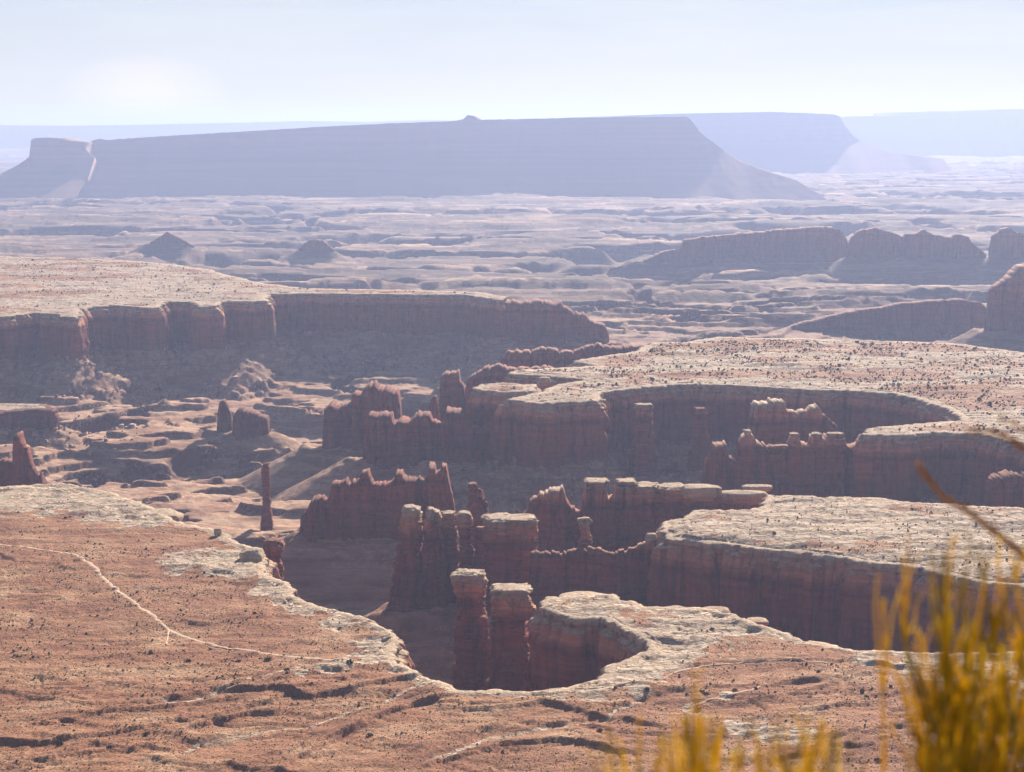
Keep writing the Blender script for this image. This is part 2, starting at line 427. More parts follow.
class G:
    def __init__(s, nt): s.nt = nt
    def new(s, t, **k):
        n = s.nt.nodes.new(t)
        for a, v in k.items(): setattr(n, a, v)
        return n
    def set(s, sock, v):
        if hasattr(v, 'links') or isinstance(v, bpy.types.NodeSocket): s.nt.links.new(v, sock)
        else: sock.default_value = v
    def math(s, op, a, b=0.0, clamp=False):
        n = s.new('ShaderNodeMath', operation=op, use_clamp=clamp); s.set(n.inputs[0], a); s.set(n.inputs[1], b); return n.outputs[0]
    def pos(s): return s.new('ShaderNodeNewGeometry').outputs['Position']
    def scale(s, v, xyz):
        n = s.new('ShaderNodeVectorMath', operation='MULTIPLY'); s.set(n.inputs[0], v); n.inputs[1].default_value = xyz; return n.outputs[0]
    def noise(s, v, scale, detail=4, rough=.55, dist=0.0):
        n = s.new('ShaderNodeTexNoise'); s.set(n.inputs['Vector'], v); n.inputs['Scale'].default_value = scale
        n.inputs['Detail'].default_value = detail; n.inputs['Roughness'].default_value = rough; n.inputs['Distortion'].default_value = dist
        return n.outputs['Fac']
    def voro(s, v, scale, feature='F1'):
        n = s.new('ShaderNodeTexVoronoi', feature=feature); s.set(n.inputs['Vector'], v); n.inputs['Scale'].default_value = scale
        return n.outputs['Distance']
    def ramp(s, f, stops, interp='LINEAR'):
        n = s.new('ShaderNodeValToRGB'); s.set(n.inputs[0], f); cr = n.color_ramp; cr.interpolation = interp
        while len(cr.elements) < len(stops): cr.elements.new(.5)
        for e, (p, c) in zip(cr.elements, stops):
            e.position = p; e.color = (c[0], c[1], c[2], 1) if hasattr(c, '__len__') else (c, c, c, 1)
        return n.outputs[0]
    def mix(s, f, a, b, mode='MIX'):
        n = s.new('ShaderNodeMix', data_type='RGBA', blend_type=mode); s.set(n.inputs[0], f)
        s.set(n.inputs[6], a if not isinstance(a, tuple) else (*a, 1)); s.set(n.inputs[7], b if not isinstance(b, tuple) else (*b, 1)); return n.outputs[2]
    def attr(s, name): return s.new('ShaderNodeAttribute', attribute_name=name).outputs['Fac']
    def sep(s, v): return s.new('ShaderNodeSeparateXYZ'), v
    def z(s, v):
        n = s.new('ShaderNodeSeparateXYZ'); s.set(n.inputs[0], v); return n.outputs[2]
    def bump(s, h, strength, dist, b):
        n = s.new('ShaderNodeBump'); n.inputs['Strength'].default_value = strength; n.inputs['Distance'].default_value = dist
        s.set(n.inputs['Height'], h); s.nt.links.new(n.outputs[0], b.inputs['Normal'])

WHITE = (.68, .54, .40); WHITE2 = (.40, .25, .15)
def strata_color(g, p, capped=True, top=0.0):
    """layered red sandstone wall colour from height, with vertical streaks"""
    z = g.z(p)
    n = g.noise(p, .05, 3)
    zz = g.math('ADD', z, g.math('MULTIPLY', g.math('SUBTRACT', n, .5), 9.0))
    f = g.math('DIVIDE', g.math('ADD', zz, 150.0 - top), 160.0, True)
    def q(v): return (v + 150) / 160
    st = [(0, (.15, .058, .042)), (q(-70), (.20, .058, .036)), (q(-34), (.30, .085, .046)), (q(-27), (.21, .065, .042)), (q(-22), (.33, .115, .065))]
    if capped:
        st += [(q(-17), (.54, .23, .135)), (q(-8), (.50, .26, .16)), (q(-6.5), (.44, .28, .18)), (q(-4), (.50, .36, .25)), (q(0), (.56, .42, .29))]
    else:
        st += [(q(-6), (.29, .12, .085)), (q(8), (.34, .17, .12))]
    c = g.ramp(f, st)
    # thin beds
    bz = g.noise(g.scale(p, (.02, .02, .30)), 1.0, 5, .6, .6)
    c = g.mix(.5, c, g.ramp(bz, [(.34, .5), (.48, .95), (.52, 1.05), (.64, 1.35)]), 'MULTIPLY')
    # vertical desert varnish, contrast deepened to stand in for shade between columns
    vs = g.noise(g.scale(p, (.085, .085, .010)), 1.0, 6, .7, .6)
    c = g.mix(.7, c, g.ramp(vs, [(.38, (.32, .27, .30)), (.47, (.85, .82, .82)), (.55, (1.08, 1.05, 1)), (.66, (1.35, 1.2, 1.1))]), 'MULTIPLY')
    return c, bz, vs

def rock_material(name, capped, top=0.0):
    m, nt, b = M(name); g = G(nt); p = g.pos()
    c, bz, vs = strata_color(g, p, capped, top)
    nz = g.z(g.new('ShaderNodeNewGeometry').outputs['Normal'])
    if capped:
        flat = g.math('MULTIPLY', g.ramp(nz, [(.55, 0), (.8, 1)]), g.ramp(g.math('DIVIDE', g.math('ADD', g.z(p), 60 - top), 60, True), [(.6, .15), (.85, .9)]))
        wn = g.noise(p, .35, 4, .6)
        c = g.mix(flat, c, g.ramp(wn, [(.35, WHITE2), (.6, WHITE)]))
    else:
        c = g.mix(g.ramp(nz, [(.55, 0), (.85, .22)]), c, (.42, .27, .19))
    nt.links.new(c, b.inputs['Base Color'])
    hb = g.math('ADD', g.math('MULTIPLY', bz, 1.6), g.math('ADD', vs, g.noise(p, .5, 5, .65)))
    g.bump(hb, .9, 2.2, b)
    return m

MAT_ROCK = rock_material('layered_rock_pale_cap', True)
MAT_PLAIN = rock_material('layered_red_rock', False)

def ground_material():
    m, nt, b = M('desert_ground'); g = G(nt); p = g.pos()
    nrm = g.z(g.new('ShaderNodeNewGeometry').outputs['Normal'])
    pale = g.attr('pale'); bench = g.attr('bench')
    # red soil
    a = g.noise(p, .018, 5, .6); fine = g.noise(p, .62, 2, .75); mid = g.noise(g.scale(p, (.5, 1, 1)), .12, 4, .6)
    soil = g.ramp(a, [(.30, (.225, .090, .046)), (.46, (.315, .140, .072)), (.56, (.365, .185, .098)), (.68, (.47, .285, .17))])
    soil = g.mix(.8, soil, g.ramp(fine, [(.38, .55), (.5, .97), (.60, 1.4)]), 'MULTIPLY')
    soil = g.mix(.6, soil, g.ramp(mid, [(.35, .72), (.55, 1.05), (.7, 1.25)]), 'MULTIPLY')
    # pale slickrock with joints
    wn = g.noise(g.scale(p, (.6, 1, 1)), .16, 5, .65)
    rock = g.ramp(wn, [(.3, (.42, .28, .18)), (.45, (.60, .46, .33)), (.62, (.74, .61, .47))])
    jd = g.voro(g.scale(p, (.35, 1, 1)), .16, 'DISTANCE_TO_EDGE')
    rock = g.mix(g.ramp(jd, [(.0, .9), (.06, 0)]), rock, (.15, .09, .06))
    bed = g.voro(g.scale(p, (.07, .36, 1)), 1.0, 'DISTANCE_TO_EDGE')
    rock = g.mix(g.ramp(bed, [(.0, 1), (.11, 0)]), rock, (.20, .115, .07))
    fl = g.noise(p, .9, 3, .6)
    rock = g.mix(.5, rock, g.ramp(fl, [(.35, .68), (.55, 1.08)]), 'MULTIPLY')
    pm = g.math('ADD', pale, g.math('MULTIPLY', g.math('SUBTRACT', g.noise(p, .25, 4, .7), .5), .9))
    pm = g.ramp(pm, [(.38, 0), (.56, 1)])
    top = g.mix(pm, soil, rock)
    # basin floor
    zb = g.noise(g.scale(p, (.010, .010, .10)), 1.0, 6, .65, .8)
    pat = g.noise(p, .012, 6, .65)
    low = g.ramp(zb, [(.3, (.24, .11, .065)), (.45, (.36, .19, .115)), (.56, (.52, .33, .21)), (.68, (.32, .16, .095))])
    low = g.mix(.7, low, g.ramp(pat, [(.35, .72), (.5, 1), (.66, 1.3)]), 'MULTIPLY')
    yy = g.new('ShaderNodeSeparateXYZ'); g.set(yy.inputs[0], p)
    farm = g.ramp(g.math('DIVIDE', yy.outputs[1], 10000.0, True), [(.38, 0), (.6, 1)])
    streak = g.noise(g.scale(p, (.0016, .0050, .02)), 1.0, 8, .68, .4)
    fcol = g.ramp(streak, [(.44, (.09, .06, .045)), (.52, (.17, .105, .07)), (.58, (.40, .25, .16)), (.66, (.60, .41, .27))])  # scrub and rock patches, shaded streaks and sunlit rims painted into the colour
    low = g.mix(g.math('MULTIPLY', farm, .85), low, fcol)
    low = g.mix(g.ramp(g.noise(p, .14, 5, .7), [(.62, 0), (.7, .5)]), low, (.55, .46, .37))
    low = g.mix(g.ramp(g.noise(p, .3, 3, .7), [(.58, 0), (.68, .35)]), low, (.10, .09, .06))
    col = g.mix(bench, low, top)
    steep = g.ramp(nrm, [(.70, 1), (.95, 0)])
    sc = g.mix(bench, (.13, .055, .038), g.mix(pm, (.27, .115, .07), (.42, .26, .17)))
    # boulder litter on the talus
    lit = g.math('MULTIPLY', g.ramp(g.noise(p, .16, 4, .75), [(.54, 0), (.60, 1)]), g.ramp(g.noise(p, .012, 3, .5), [(.45, 0), (.56, .85)]))
    sc = g.mix(g.math('MULTIPLY', lit, g.math('SUBTRACT', 1.0, bench)), sc, (.48, .40, .34))
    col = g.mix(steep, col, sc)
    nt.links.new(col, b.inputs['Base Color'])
    hb = g.math('ADD', g.noise(p, .4, 5, .7), g.math('MULTIPLY', g.noise(p, .06, 5, .6), 3.0))
    g.bump(hb, .7, 1.8, b)
    return m
MAT_GROUND = ground_material()

def simple(name, c1, c2, sc, rough=.9, bump=0.0, bd=.1):
    m, nt, b = M(name, rough); g = G(nt); p = g.pos()
    n = g.noise(p, sc, 4, .6)
    nt.links.new(g.ramp(n, [(.35, c1), (.65, c2)]), b.inputs['Base Color'])
    if bump: g.bump(n, bump, bd, b)
    return m
MAT_PATH = simple('pale_dust', (.56, .37, .25), (.66, .47, .33), .3)
MAT_SCRUB = simple('dry_scrub', (.10, .065, .03), (.20, .14, .07), .3)
MAT_BUSH = simple('olive_scrub', (.09, .065, .03), (.19, .14, .065), .3)
MAT_SHRUB = simple('green_scrub', (.035, .04, .018), (.08, .08, .03), .4)

# ------------------------------------------------------------------ the ground sheet
def dists():
    out = [6.0]
    while out[-1] < 700: out.append(out[-1] * 1.12)
    while out[-1] < 1020: out.append(out[-1] * 1.02)
    while out[-1] < 5600: out.append(out[-1] * 1.0019)
    while out[-1] < 26000: out.append(out[-1] * 1.0042)
    while out[-1] < 75000: out.append(out[-1] * 1.02)
    return np.array(out)
dy = dists()
us = np.concatenate([np.linspace(-330, -45, 70, endpoint=False), np.arange(-45, 1069, 1.45), np.linspace(1069, 1400, 80)])
A = (us - CX) / F
X = (A[None, :] * dy[:, None]); Y = np.repeat(dy[:, None], len(us), 1)
X = X + np.sign(X) * np.clip(200 - Y, 0, None) * .6 * np.abs(A)[None, :]
Z, PAL, BEN, DST = ground(X.ravel(), Y.ravel())
V = np.stack([X.ravel(), Y.ravel(), Z], 1)
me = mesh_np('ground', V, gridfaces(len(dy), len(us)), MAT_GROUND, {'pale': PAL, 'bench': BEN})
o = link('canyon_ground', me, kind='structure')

# ------------------------------------------------------------------ cliffs round the benches
def resample(poly, umin=-330, umax=1400):
    out = []
    n = len(poly)
    for i in range(n):
        a = poly[i]; b = poly[(i + 1) % n]
        L = math.hypot(*(b - a)); D = max(700, min(a[1], b[1]))
        step = D / F * 1.1
        k = max(1, int(L / step)); k = min(k, 900)
        for j in range(k): out.append(a + (b - a) * j / k)
    return np.array(out)

CLIFFN = {'near': 'near_bench_cliff', 'mid': 'middle_bench_cliff', 'plat': 'plateau_cliff', 'west': 'western_cliff', 'shelf': 'shelf_cliff', 'low': 'low_cliff'}
for bi, (nm, poly, zt, zw) in enumerate(BENCH):
    q = resample(poly)
    # undo the ground's outline noise so that cliff and ground share one rim
    p = q.copy()
    for _ in range(12):
        wx, wy = warp(p[:, 0], p[:, 1]); p = .5 * p + .5 * (q - np.stack([wx, wy], 1))
    # smoothed outward normal
    k = 5
    t = np.roll(p, -k, 0) - np.roll(p, k, 0)
    t /= np.maximum(np.hypot(t[:, 0], t[:, 1]), 1e-6)[:, None]
    nrm = np.stack([t[:, 1], -t[:, 0]], 1)
    x, y = p.T
    area = .5 * np.sum(x * np.roll(y, -1) - np.roll(x, -1) * y)
    if area < 0: nrm = -nrm
    rings = []
    n = len(p)
    arc = np.concatenate([[0], np.cumsum(np.hypot(*np.diff(p, axis=0).T))])
    cw = {'near': 15, 'mid': 17, 'plat': 24, 'west': 34}.get(nm, 14); ca = {'near': 1.8, 'mid': 4.5, 'plat': 8, 'west': 11}.get(nm, 2)
    colrow = ca * cols(arc, cw, 311) + ca * .3 * cols(arc, cw * .37, 313)
    for ins, drop in ((.0075, .5), (.005, .12), (.0025, .02), (.0008, .1)):
        ii = ins * y
        xx = x - nrm[:, 0] * ii; yy = y - nrm[:, 1] * ii
        rz, _ = top_relief(xx.copy(), yy.copy(), ii, nm if nm != 'low' else 'x')
        rings.append(np.stack([xx, yy, zt + rz - drop], 1))
    zs = [-.6, -2, -3.5, -5, -6.5, -8, -9.2, -10.5, -12.5, -15, -18, -21, -23] + list(range(-26, int(zw - zt) - 1, -3))
    capn = n2(x / 14, y / 14, 91); capw = 1.4 + 1.2 * n2(x / 7, y / 7, 92)
    big = f2(x / 55, y / 55, 93, 2)
    for zz in zs:
        dep = -zz
        fl = (.5 + .5 * f3(x / 21, y / 21, np.full(n, zz / 120.), 94, 4)) * 10.0 * sm(6, 30, dep)
        fl2 = (1 - np.abs(f3(x / 7, y / 7, np.full(n, zz / 60.), 95, 2))) * 1.6 * sm(6, 14, dep)
        lay = 1.1 * n3(x / 40, y / 40, np.full(n, zz / 3.2), 96)
        lay2 = .7 * n3(x / 3.5, y / 3.5, np.full(n, zz / 1.7), 97)
        capo = np.where(dep < 9 + 2 * capn, capw + 1.6 + 1.1 * n3(x / 6, y / 6, np.full(n, zz / 1.8), 98), 0.)
        mid = np.where((dep > 9) & (dep < 23 + 4 * capn), 1.8, 0)
        off = .7 * capo + mid + fl + fl2 + .8 * lay + lay2 + .04 * dep + 5 * big * sm(4, 40, dep)
        z3 = np.full(n, float(zz))
        off = off + 1.3 + 4.4 * (.4 + blk(x, y, z3 * 0 + 1, 19, 60, 301)) * sm(5, 9, dep) + 1.5 * blk(x, y, z3, 11, 26, 304) * sm(9, 12, dep) + 1.3 * blk(x, y, z3, 8, 13, 302) * sm(9, 12, dep)
        off = off + (2.6 * blk(x, y, z3, 8.5, 2.6, 303) + .2 - .22 * dep) * (dep < 9)
        off = np.maximum(off, .15)
        off = off + colrow * (.75 + .25 * sm(8, 20, dep)) * (1 - .35 * sm(50, 92, dep))
        if zz == -.6: off = off * .6
        if nm == 'low': off = off * .5
        rings.append(np.stack([x + nrm[:, 0] * off, y + nrm[:, 1] * off, np.full(n, zt + zz) + .5 * n2(x / 4, y / 4, 99)], 1))
    V = np.concatenate(rings, 0)
    fq = gridfaces(len(rings), n, True)
    if area > 0: fq = fq[:, ::-1]
    me = mesh_np(CLIFFN[nm], V, fq, MAT_ROCK if nm != 'low' else MAT_PLAIN)
    link(CLIFFN[nm], me, kind='structure')

# ------------------------------------------------------------------ rock walls and buttes
def fin_mesh(name, sil, D, T, zb, mat, seed, talus=0.0, dx=.8, flare=.10, amp=1.0):
    us_ = np.array([s[0] for s in sil], float); vs_ = np.array([s[1] for s in sil], float)
    u = np.arange(us_[0], us_[-1] + dx, dx); n = len(u)
    px = D / F
    v = np.interp(u, us_, vs_)
    v = v + (.25 if D < 4300 else .12) * n2(u / 2.2, u * 0, seed) + (1.5 if D < 2500 else .7 if D < 4300 else .25) * blk(u, u * 0, u * 0, 5.0, 1, seed + 1) + (.6 if D < 2500 else .3) * blk(u, u * 0, u * 0, 1.7, 1, seed + 11)
    x = (u - CX) / F * D
    if D < 4300: v = v + 2.2 * (1 - np.minimum(1, 2.2 * cols(x + 37 * -1, 11 * max(1, px), seed + 31)))
    zt = np.array([Q(a, b, D)[2] for a, b in zip(u, v)])
    zt = np.maximum(zt, zb + 2)
    s = (u - u[0]) / (u[-1] - u[0]) * 2 - 1
    # thinner where the skyline dips
    k = max(3, int(14 / dx)); loc = np.array([zt[max(0, i - k):i + k + 1].max() for i in range(n)])
    rec = .5 + .5 * np.clip(1 - (loc - zt) / (.25 * (zt.max() - zb)), 0, 1)
    kern = np.ones(3) / 3; rec = np.convolve(np.pad(rec, 1, 'edge'), kern, 'valid')
    rnd = np.sqrt(np.clip(1 - np.abs(s) ** 10, 0, 1)) * .9 + .1
    rows = max(12, int((zt.max() - zb) / px / 2.2))
    ks = np.linspace(0, 1, rows)
    ridge = 10 * f2(x / (90 if D < 4300 else 400), x * 0 + seed, seed + 2, 3) * min(T / 34, 4)
    xc = x.mean(); rings = []
    def side(sg, k):
        z = zb + (zt - zb) * k; y0 = np.zeros(n)
        fl = f3(x / (14 * max(1, px)), np.full(n, sg * 9.), z / (110 * max(1, px)), seed + 3, 3)
        col = 1 - np.abs(f3(x / (8 * max(1, px)), np.full(n, sg * 5.), z / (90 * max(1, px)), seed + 4, 2))
        lay = n3(x / 60, np.full(n, sg * 3.), z / (3.5 * max(1, px)), seed + 5)
        w = (T / 2) * rnd * rec * (1 + .4 * min(1, 45 / T) * fl) + amp * px * (1.6 * col + .7 * lay + .7 * n3(x / (3 * px), z * 0 + sg, z / (2 * px), seed + 6))
        q_ = max(1, px)
        w = w + T * .16 * (cols(x + sg * 37, 11 * max(1, px), seed + 31) - .5) * rec + T * .05 * cols(x + sg * 37, 4.5 * max(1, px), seed + 33)
        w = w + flare * (zt - zb) * (1 - k) * .5 + amp * (1.9 * blk(x, y0 + sg * 50, z, 10 * q_, 17 * q_, seed + 21) + 1.1 * blk(x, y0 + sg * 50, z, 4.5 * q_, 6 * q_, seed + 22)) * min(q_, 1.6)
        if talus:
            w = w + talus * np.clip(.55 - k, 0, None) ** 1.15
        if k > .995: w = w * (.86 if D < 4300 else .97)
        xx = xc + (x - xc) * (1 + flare * .25 * (1 - k)) + .8 * px * n3(x / (5 * px), z * 0, z / (4 * px), seed + 8)
        zz = z + (.5 * px * n2(x / (3 * px), x * 0 + sg * 4, seed + 9) if k > .9 else 0)
        return np.stack([xx, D + ridge + sg * w, zz], 1)
    for k in ks: rings.append(side(-1, k))
    for k in ks[::-1]: rings.append(side(1, k))
    R = len(rings)
    V = np.concatenate(rings, 0)
    fq = gridfaces(R, n)
    # ends
    return mesh_np(name, V, fq, mat)

fin_objs = {}
for i, (nm, cat, lab, sil, D, T, zb, cap, sk) in enumerate(FINS):
    a = Q(sum(s[0] for s in sil) / len(sil), 400, D)
    me = fin_mesh(nm, sil, D, T, zb, MAT_ROCK if cap else MAT_PLAIN, 200 + i * 13, talus=(120 if D > 4600 else 0), dx=.8 if D < 4500 else .7, amp=1.0 if D < 4300 else .2)
    o = link(nm, me); tag(o, lab, cat)
    fin_objs[i] = o

# ------------------------------------------------------------------ far mesas
def far_material(name, c1, c2, zcl):
    m, nt, b = M(name); g = G(nt); p = g.pos()
    bz = g.noise(g.scale(p, (.0006, .0006, .035)), 1.0, 4, .6)
    c = g.ramp(bz, [(.3, c1), (.7, c2)])
    nt.links.new(c, b.inputs['Base Color'])
    return m
MAT_FAR = far_material('far_red_rock', (.26, .135, .095), (.32, .175, .12), 200)
FAR = [
 ('butte', 'butte', 'far hazy flat topped butte cut off from the huge mesa by a notch',
  [(-70, 205), (-30, 190), (0, 178), (14, 168), (29, 157), (30, 140), (34, 138), (58, 139), (62, 141), (83, 143), (87, 150), (92, 156), (95, 158), (97, 200)], 14100, 500, -230, 800),
 ('mesa', 'mesa', 'huge hazy blue flat topped mesa with a tiny knob on its rim',
  [(60, 200), (84, 165), (92, 153), (95, 150), (96, 141), (104, 139), (112, 140), (170, 136), (240, 132), (320, 127), (400, 123), (455, 121),
   (464, 119), (468, 115), (473, 116), (478, 120), (560, 118), (640, 117), (686, 117), (691, 122), (698, 132), (716, 146), (736, 160), (760, 170), (785, 178), (815, 200)], 14600, 2600, -230, 900),
 ('mesa', 'mesa', 'paler flat topped mesa whose long slope descends behind the huge knobbed mesa',
  [(540, 150), (560, 118), (640, 115), (700, 113), (770, 112), (830, 114), (838, 116), (843, 126), (852, 136), (868, 146), (885, 152), (930, 158)], 22000, 6000, -300, 1500),
 ('mesa', 'mesa', 'faintest bluish mesa line with small rises on the horizon past the pale sloping mesa',
  [(800, 150), (820, 118), (870, 116), (905, 116), (930, 113), (938, 111), (946, 113), (965, 112), (985, 110), (1010, 109), (1040, 109), (1120, 112), (1250, 116), (1400, 150)], 32000, 6000, -400, 1500),
 ('mesa', 'mesa', 'thin faint plateau line on the horizon behind the stepped far butte',
  [(-400, 140), (-330, 126), (-60, 125), (60, 126), (140, 125), (180, 124), (235, 123), (300, 121), (360, 122), (420, 120), (500, 121), (560, 122), (600, 140)], 40000, 6000, -500, 1500),
]
for i, (nm, cat, lab, sil, D, T, zb, tal) in enumerate(FAR):
    us_ = np.array([s[0] for s in sil], float); vs_ = np.array([s[1] for s in sil], float)
    u = np.arange(us_[0], us_[-1], 1.0); n = len(u)
    px = D / F; v = np.interp(u, us_, vs_) + .25 * n2(u / 3, u * 0, 400 + i)
    x = (u - CX) / F * D; zt = np.array([Q(a, b, D)[2] for a, b in zip(u, v)]); zt = np.maximum(zt, zb + 5)
    bays = 500 * f2(x / 1500, x * 0, 410 + i, 4) + 160 * f2(x / 300, x * 0, 415 + i, 2)
    if i == 1: bays = 1.0 * bays * (1 - sm(560, 690, u)) + 60 * n2(x / 500, x * 0, 417)
    rings = []
    for k in np.concatenate([np.linspace(0, .55, 14), np.linspace(.58, 1, 12)]):
        z = zb + (zt - zb) * k
        kk = (z - zb) / (zt.max() - zb)
        g_ = n3(x / 160, x * 0 + i, z / 900, 420 + i) * 30 * (1 - kk) + 5 * n3(x / 40, x * 0, z / 30, 430 + i)
        y = D + bays * (.4 + .6 * kk) - tal * np.clip(.58 - kk, 0, None) / .58 - (1 - kk) * 60 - g_
        rings.append(np.stack([x, y, z], 1))
    Tb = T * sm(.82, .97, (zt - zb) / (zt.max() - zb)) + 30
    rings.append(np.stack([x, rings[-1][:, 1] + Tb, zt + 2], 1))
    rings.append(np.stack([x, rings[-1][:, 1] + 500, 0 * x + zb], 1))
    me = mesh_np(nm, np.concatenate(rings, 0), gridfaces(len(rings), n), MAT_FAR)
    o = link(nm, me); tag(o, lab, cat)

# ------------------------------------------------------------------ towers and caps
def column(name, rows, D, mat, seed, depth=None, nang=64, amp=1.0, parent=None, dz=.5, sq=4.0, yc=0.0):
    vv = np.array([r[0] for r in rows], float)
    z = np.array([Q(512, v, D)[2] for v in vv])
    xl = np.array([(r[1] - CX) / F * D for r in rows]); xr = np.array([(r[2] - CX) / F * D for r in rows])
    nz = max(5, int((z[0] - z[-1]) / dz)); zz = np.linspace(z[-1], z[0], nz)
    XL = np.interp(zz, z[::-1], xl[::-1]); XR = np.interp(zz, z[::-1], xr[::-1])
    a = np.linspace(0, 2 * math.pi, nang, endpoint=False)
    ca = np.sign(np.cos(a)) * np.abs(np.cos(a)) ** (2 / sq); sa = np.sign(np.sin(a)) * np.abs(np.sin(a)) ** (2 / sq)
    w0 = (xr[0] - xl[0]) / 2
    V = []
    for k in range(nz):
        c = (XL[k] + XR[k]) / 2; w = (XR[k] - XL[k]) / 2
        dd = (depth / 2 + (w - w0) * .8) if depth else w
        z_ = np.full(nang, zz[k])
        cx = np.cos(a) * w; cy = np.sin(a) * dd
        n = amp * (.8 * f3(cx / 6 + c / 6, cy / 6, z_ / 45, seed, 3) + .55 * n3(cx / 60, cy / 60, z_ / 1.9, seed + 3) + .4 * n3(cx / 2.2, cy / 2.2, z_ / 2.0, seed + 5))
        n = n + amp * (1.5 * blk(cx + c, cy, z_, 5.5, 9, seed + 41) + 1.1 * blk(cx + c, cy, z_, 3.4, 3.0, seed + 42))
        n = np.clip(n - .6 * min(amp, 1.4), -w * .35, w * .25)
        V.append(np.stack([c + ca * (w + n), D + yc + sa * (dd + n), z_], 1))
    base = V[-1]; cen = base.mean(0)
    for f, up in ((.93, .12), (.55, .35), (.05, .45)):
        r = cen + (base - cen) * f; r[:, 2] = zz[-1] + up * min(1.0, w0 * .2) + .35 * n2(r[:, 0] / 2, r[:, 1] / 2, seed + 8) * amp
        V.append(r)
    me = mesh_np(name, np.concatenate(V, 0), gridfaces(len(V), nang, True), mat)
    return link(name, me, parent)

def tower(name, label, cat, D, shaft, caps, seed, depth=None, mat=MAT_ROCK, group=None, sq=4.0, amp=1.0):
    u = (shaft[-1][1] + shaft[-1][2]) / 2
    zb = Q(512, shaft[-1][0], D)[2]
    root = empty(name, ((u - CX) / F * D, D, zb))
    tag(root, label, cat, group)
    parts = [column('shaft', shaft, D, mat, seed, depth, parent=root, sq=sq, amp=amp * 1.35)]
    for k, c in enumerate(caps):
        rows, dp = c[0], c[1]; yc = c[2] if len(c) > 2 else 0
        parts.append(column('caprock', rows, D, mat, seed + 31 * (k + 1), dp, parent=root, nang=48, amp=1.6 * min(1, amp), dz=.4, sq=3.5, yc=yc))
    for o in parts:
        o.location = (-root.location.x, -root.location.y, -root.location.z)
    return root

T = {t[0]: t for t in TOWERS}
GT = 'free standing rock towers in the basin'
tower('rock_tower', 'tall slim red tower with a blocky pale cap, frontmost in the shaded hole', 'rock tower', 1545, T['tower_a'][2],
      [([(572, 452, 480), (574, 450, 483), (580, 450, 486), (588, 453, 484), (593, 456, 482)], 26), ([(571, 457, 474), (573, 455, 476)], 18)], 500, 24, group=GT)
tower('rock_tower', 'broad red tower with flat pale slab top and pale block clinging to its corner', 'rock tower', 1495, T['tower_b'][2],
      [([(587, 491, 530), (589, 490, 533), (592, 493, 531), (594, 495, 526)], 26), ([(594, 492, 515), (604, 493, 514), (610, 496, 512)], 24),
       ([(592, 516, 528), (600, 515, 532), (607, 516, 535), (613, 517, 533), (616, 520, 528)], 20, -5)], 520, 24, group=GT)
tower('rock_tower', 'thick red tower with drooping pale cap at the outer end of four close pillars', 'rock tower', 1800, T['g1'][2],
      [([(506, 402, 412), (508, 400, 417), (514, 400, 419), (520, 403, 419), (526, 407, 418)], 18)], 540, 24, group=GT)
tower('rock_tower', 'slender pillar with rough pale pointed cap, second along the row of four close pillars', 'rock tower', 1795, T['g2'][2],
      [([(508, 426, 431), (511, 425, 436), (516, 424, 439), (524, 425, 439)], 14)], 560, 18, group=GT)
tower('rock_tower', 'slender pillar with flat pale cap beside the round headed pillar', 'rock tower', 1812, T['g3'][2],
      [([(512, 440, 453), (514, 439, 455), (518, 440, 454), (525, 441, 453)], 15)], 580, 18, group=GT)
tower('rock_tower', 'round headed mushroom pillar with pale speckled knob', 'rock tower', 1806, T['g4'][2],
      [([(512, 459, 467), (514, 457, 470), (519, 456, 471), (525, 458, 471), (529, 461, 469)], 14)], 600, 12, group=GT)
tower('rock_tower', 'wide red block tower with two pale caps side by side', 'rock tower', 1780, T['g5'][2],
      [([(516, 486, 508), (518, 483, 515), (526, 484, 515), (533, 487, 513)], 30), ([(518, 518, 536), (520, 515, 538), (528, 516, 538), (534, 517, 537)], 28)], 620, 30, group=GT, sq=6)
tower('rock_tower', 'small dark pinnacle with a flat white capstone standing above the low curved wall', 'rock tower', 1752, T['h'][2],
      [([(518, 579, 594), (520, 579, 594), (523, 580, 593), (529, 582, 591)], 12)], 640, 9, group=GT)
tower('rock_spire', 'dark slanting spire without a cap, between the jagged wall and the wide block tower', 'rock spire', 2000, T['f'][2], [], 660, 16, MAT_PLAIN, sq=3)
tower('rock_spire', 'lone thin totem of red rock on the lit canyon floor', 'rock spire', 2350, T['totem'][2],
      [([(463, 260, 265), (467, 259, 265), (476, 259, 265)], 7)], 680, 9, MAT_PLAIN, amp=.4)
tower('rock_tower', 'dark round topped stack standing close against the pale bench edge', 'rock tower', 1720, T['near'][2],
      [([(539, 263, 272), (541, 260, 276), (546, 259, 278), (551, 261, 276), (555, 263, 274)], 16)], 700, 14, MAT_PLAIN)
tower('rock_spire', 'little stump with white cap wedged between slim tower and broad slab topped tower', 'rock spire', 1530, T['pin'][2],
      [([(616, 478, 486), (618, 477, 488), (622, 478, 488), (625, 480, 486)], 8)], 720, 8, amp=.5)

tower('rock_tower', 'tiny low pinnacle with a pale top tucked between the round headed pillar and wide block', 'rock tower', 1800, T['pin2'][2],
      [([(527, 476, 484), (529, 475, 485), (533, 476, 484)], 7)], 740, 7, group=GT, amp=.6)
tower('rock_tower', 'pale capped buttress tower standing just off the middle of the plateau cliff', 'rock tower', 2530, T['wallp'][2],
      [([(404, 637, 652), (407, 635, 654), (411, 637, 652)], 20)], 760, 22)
tower('rock_tower', 'narrow dark topped buttress tower against the back of the shaded plateau cliff', 'rock tower', 2560, T['wallq'][2], [], 780, 18, MAT_PLAIN)

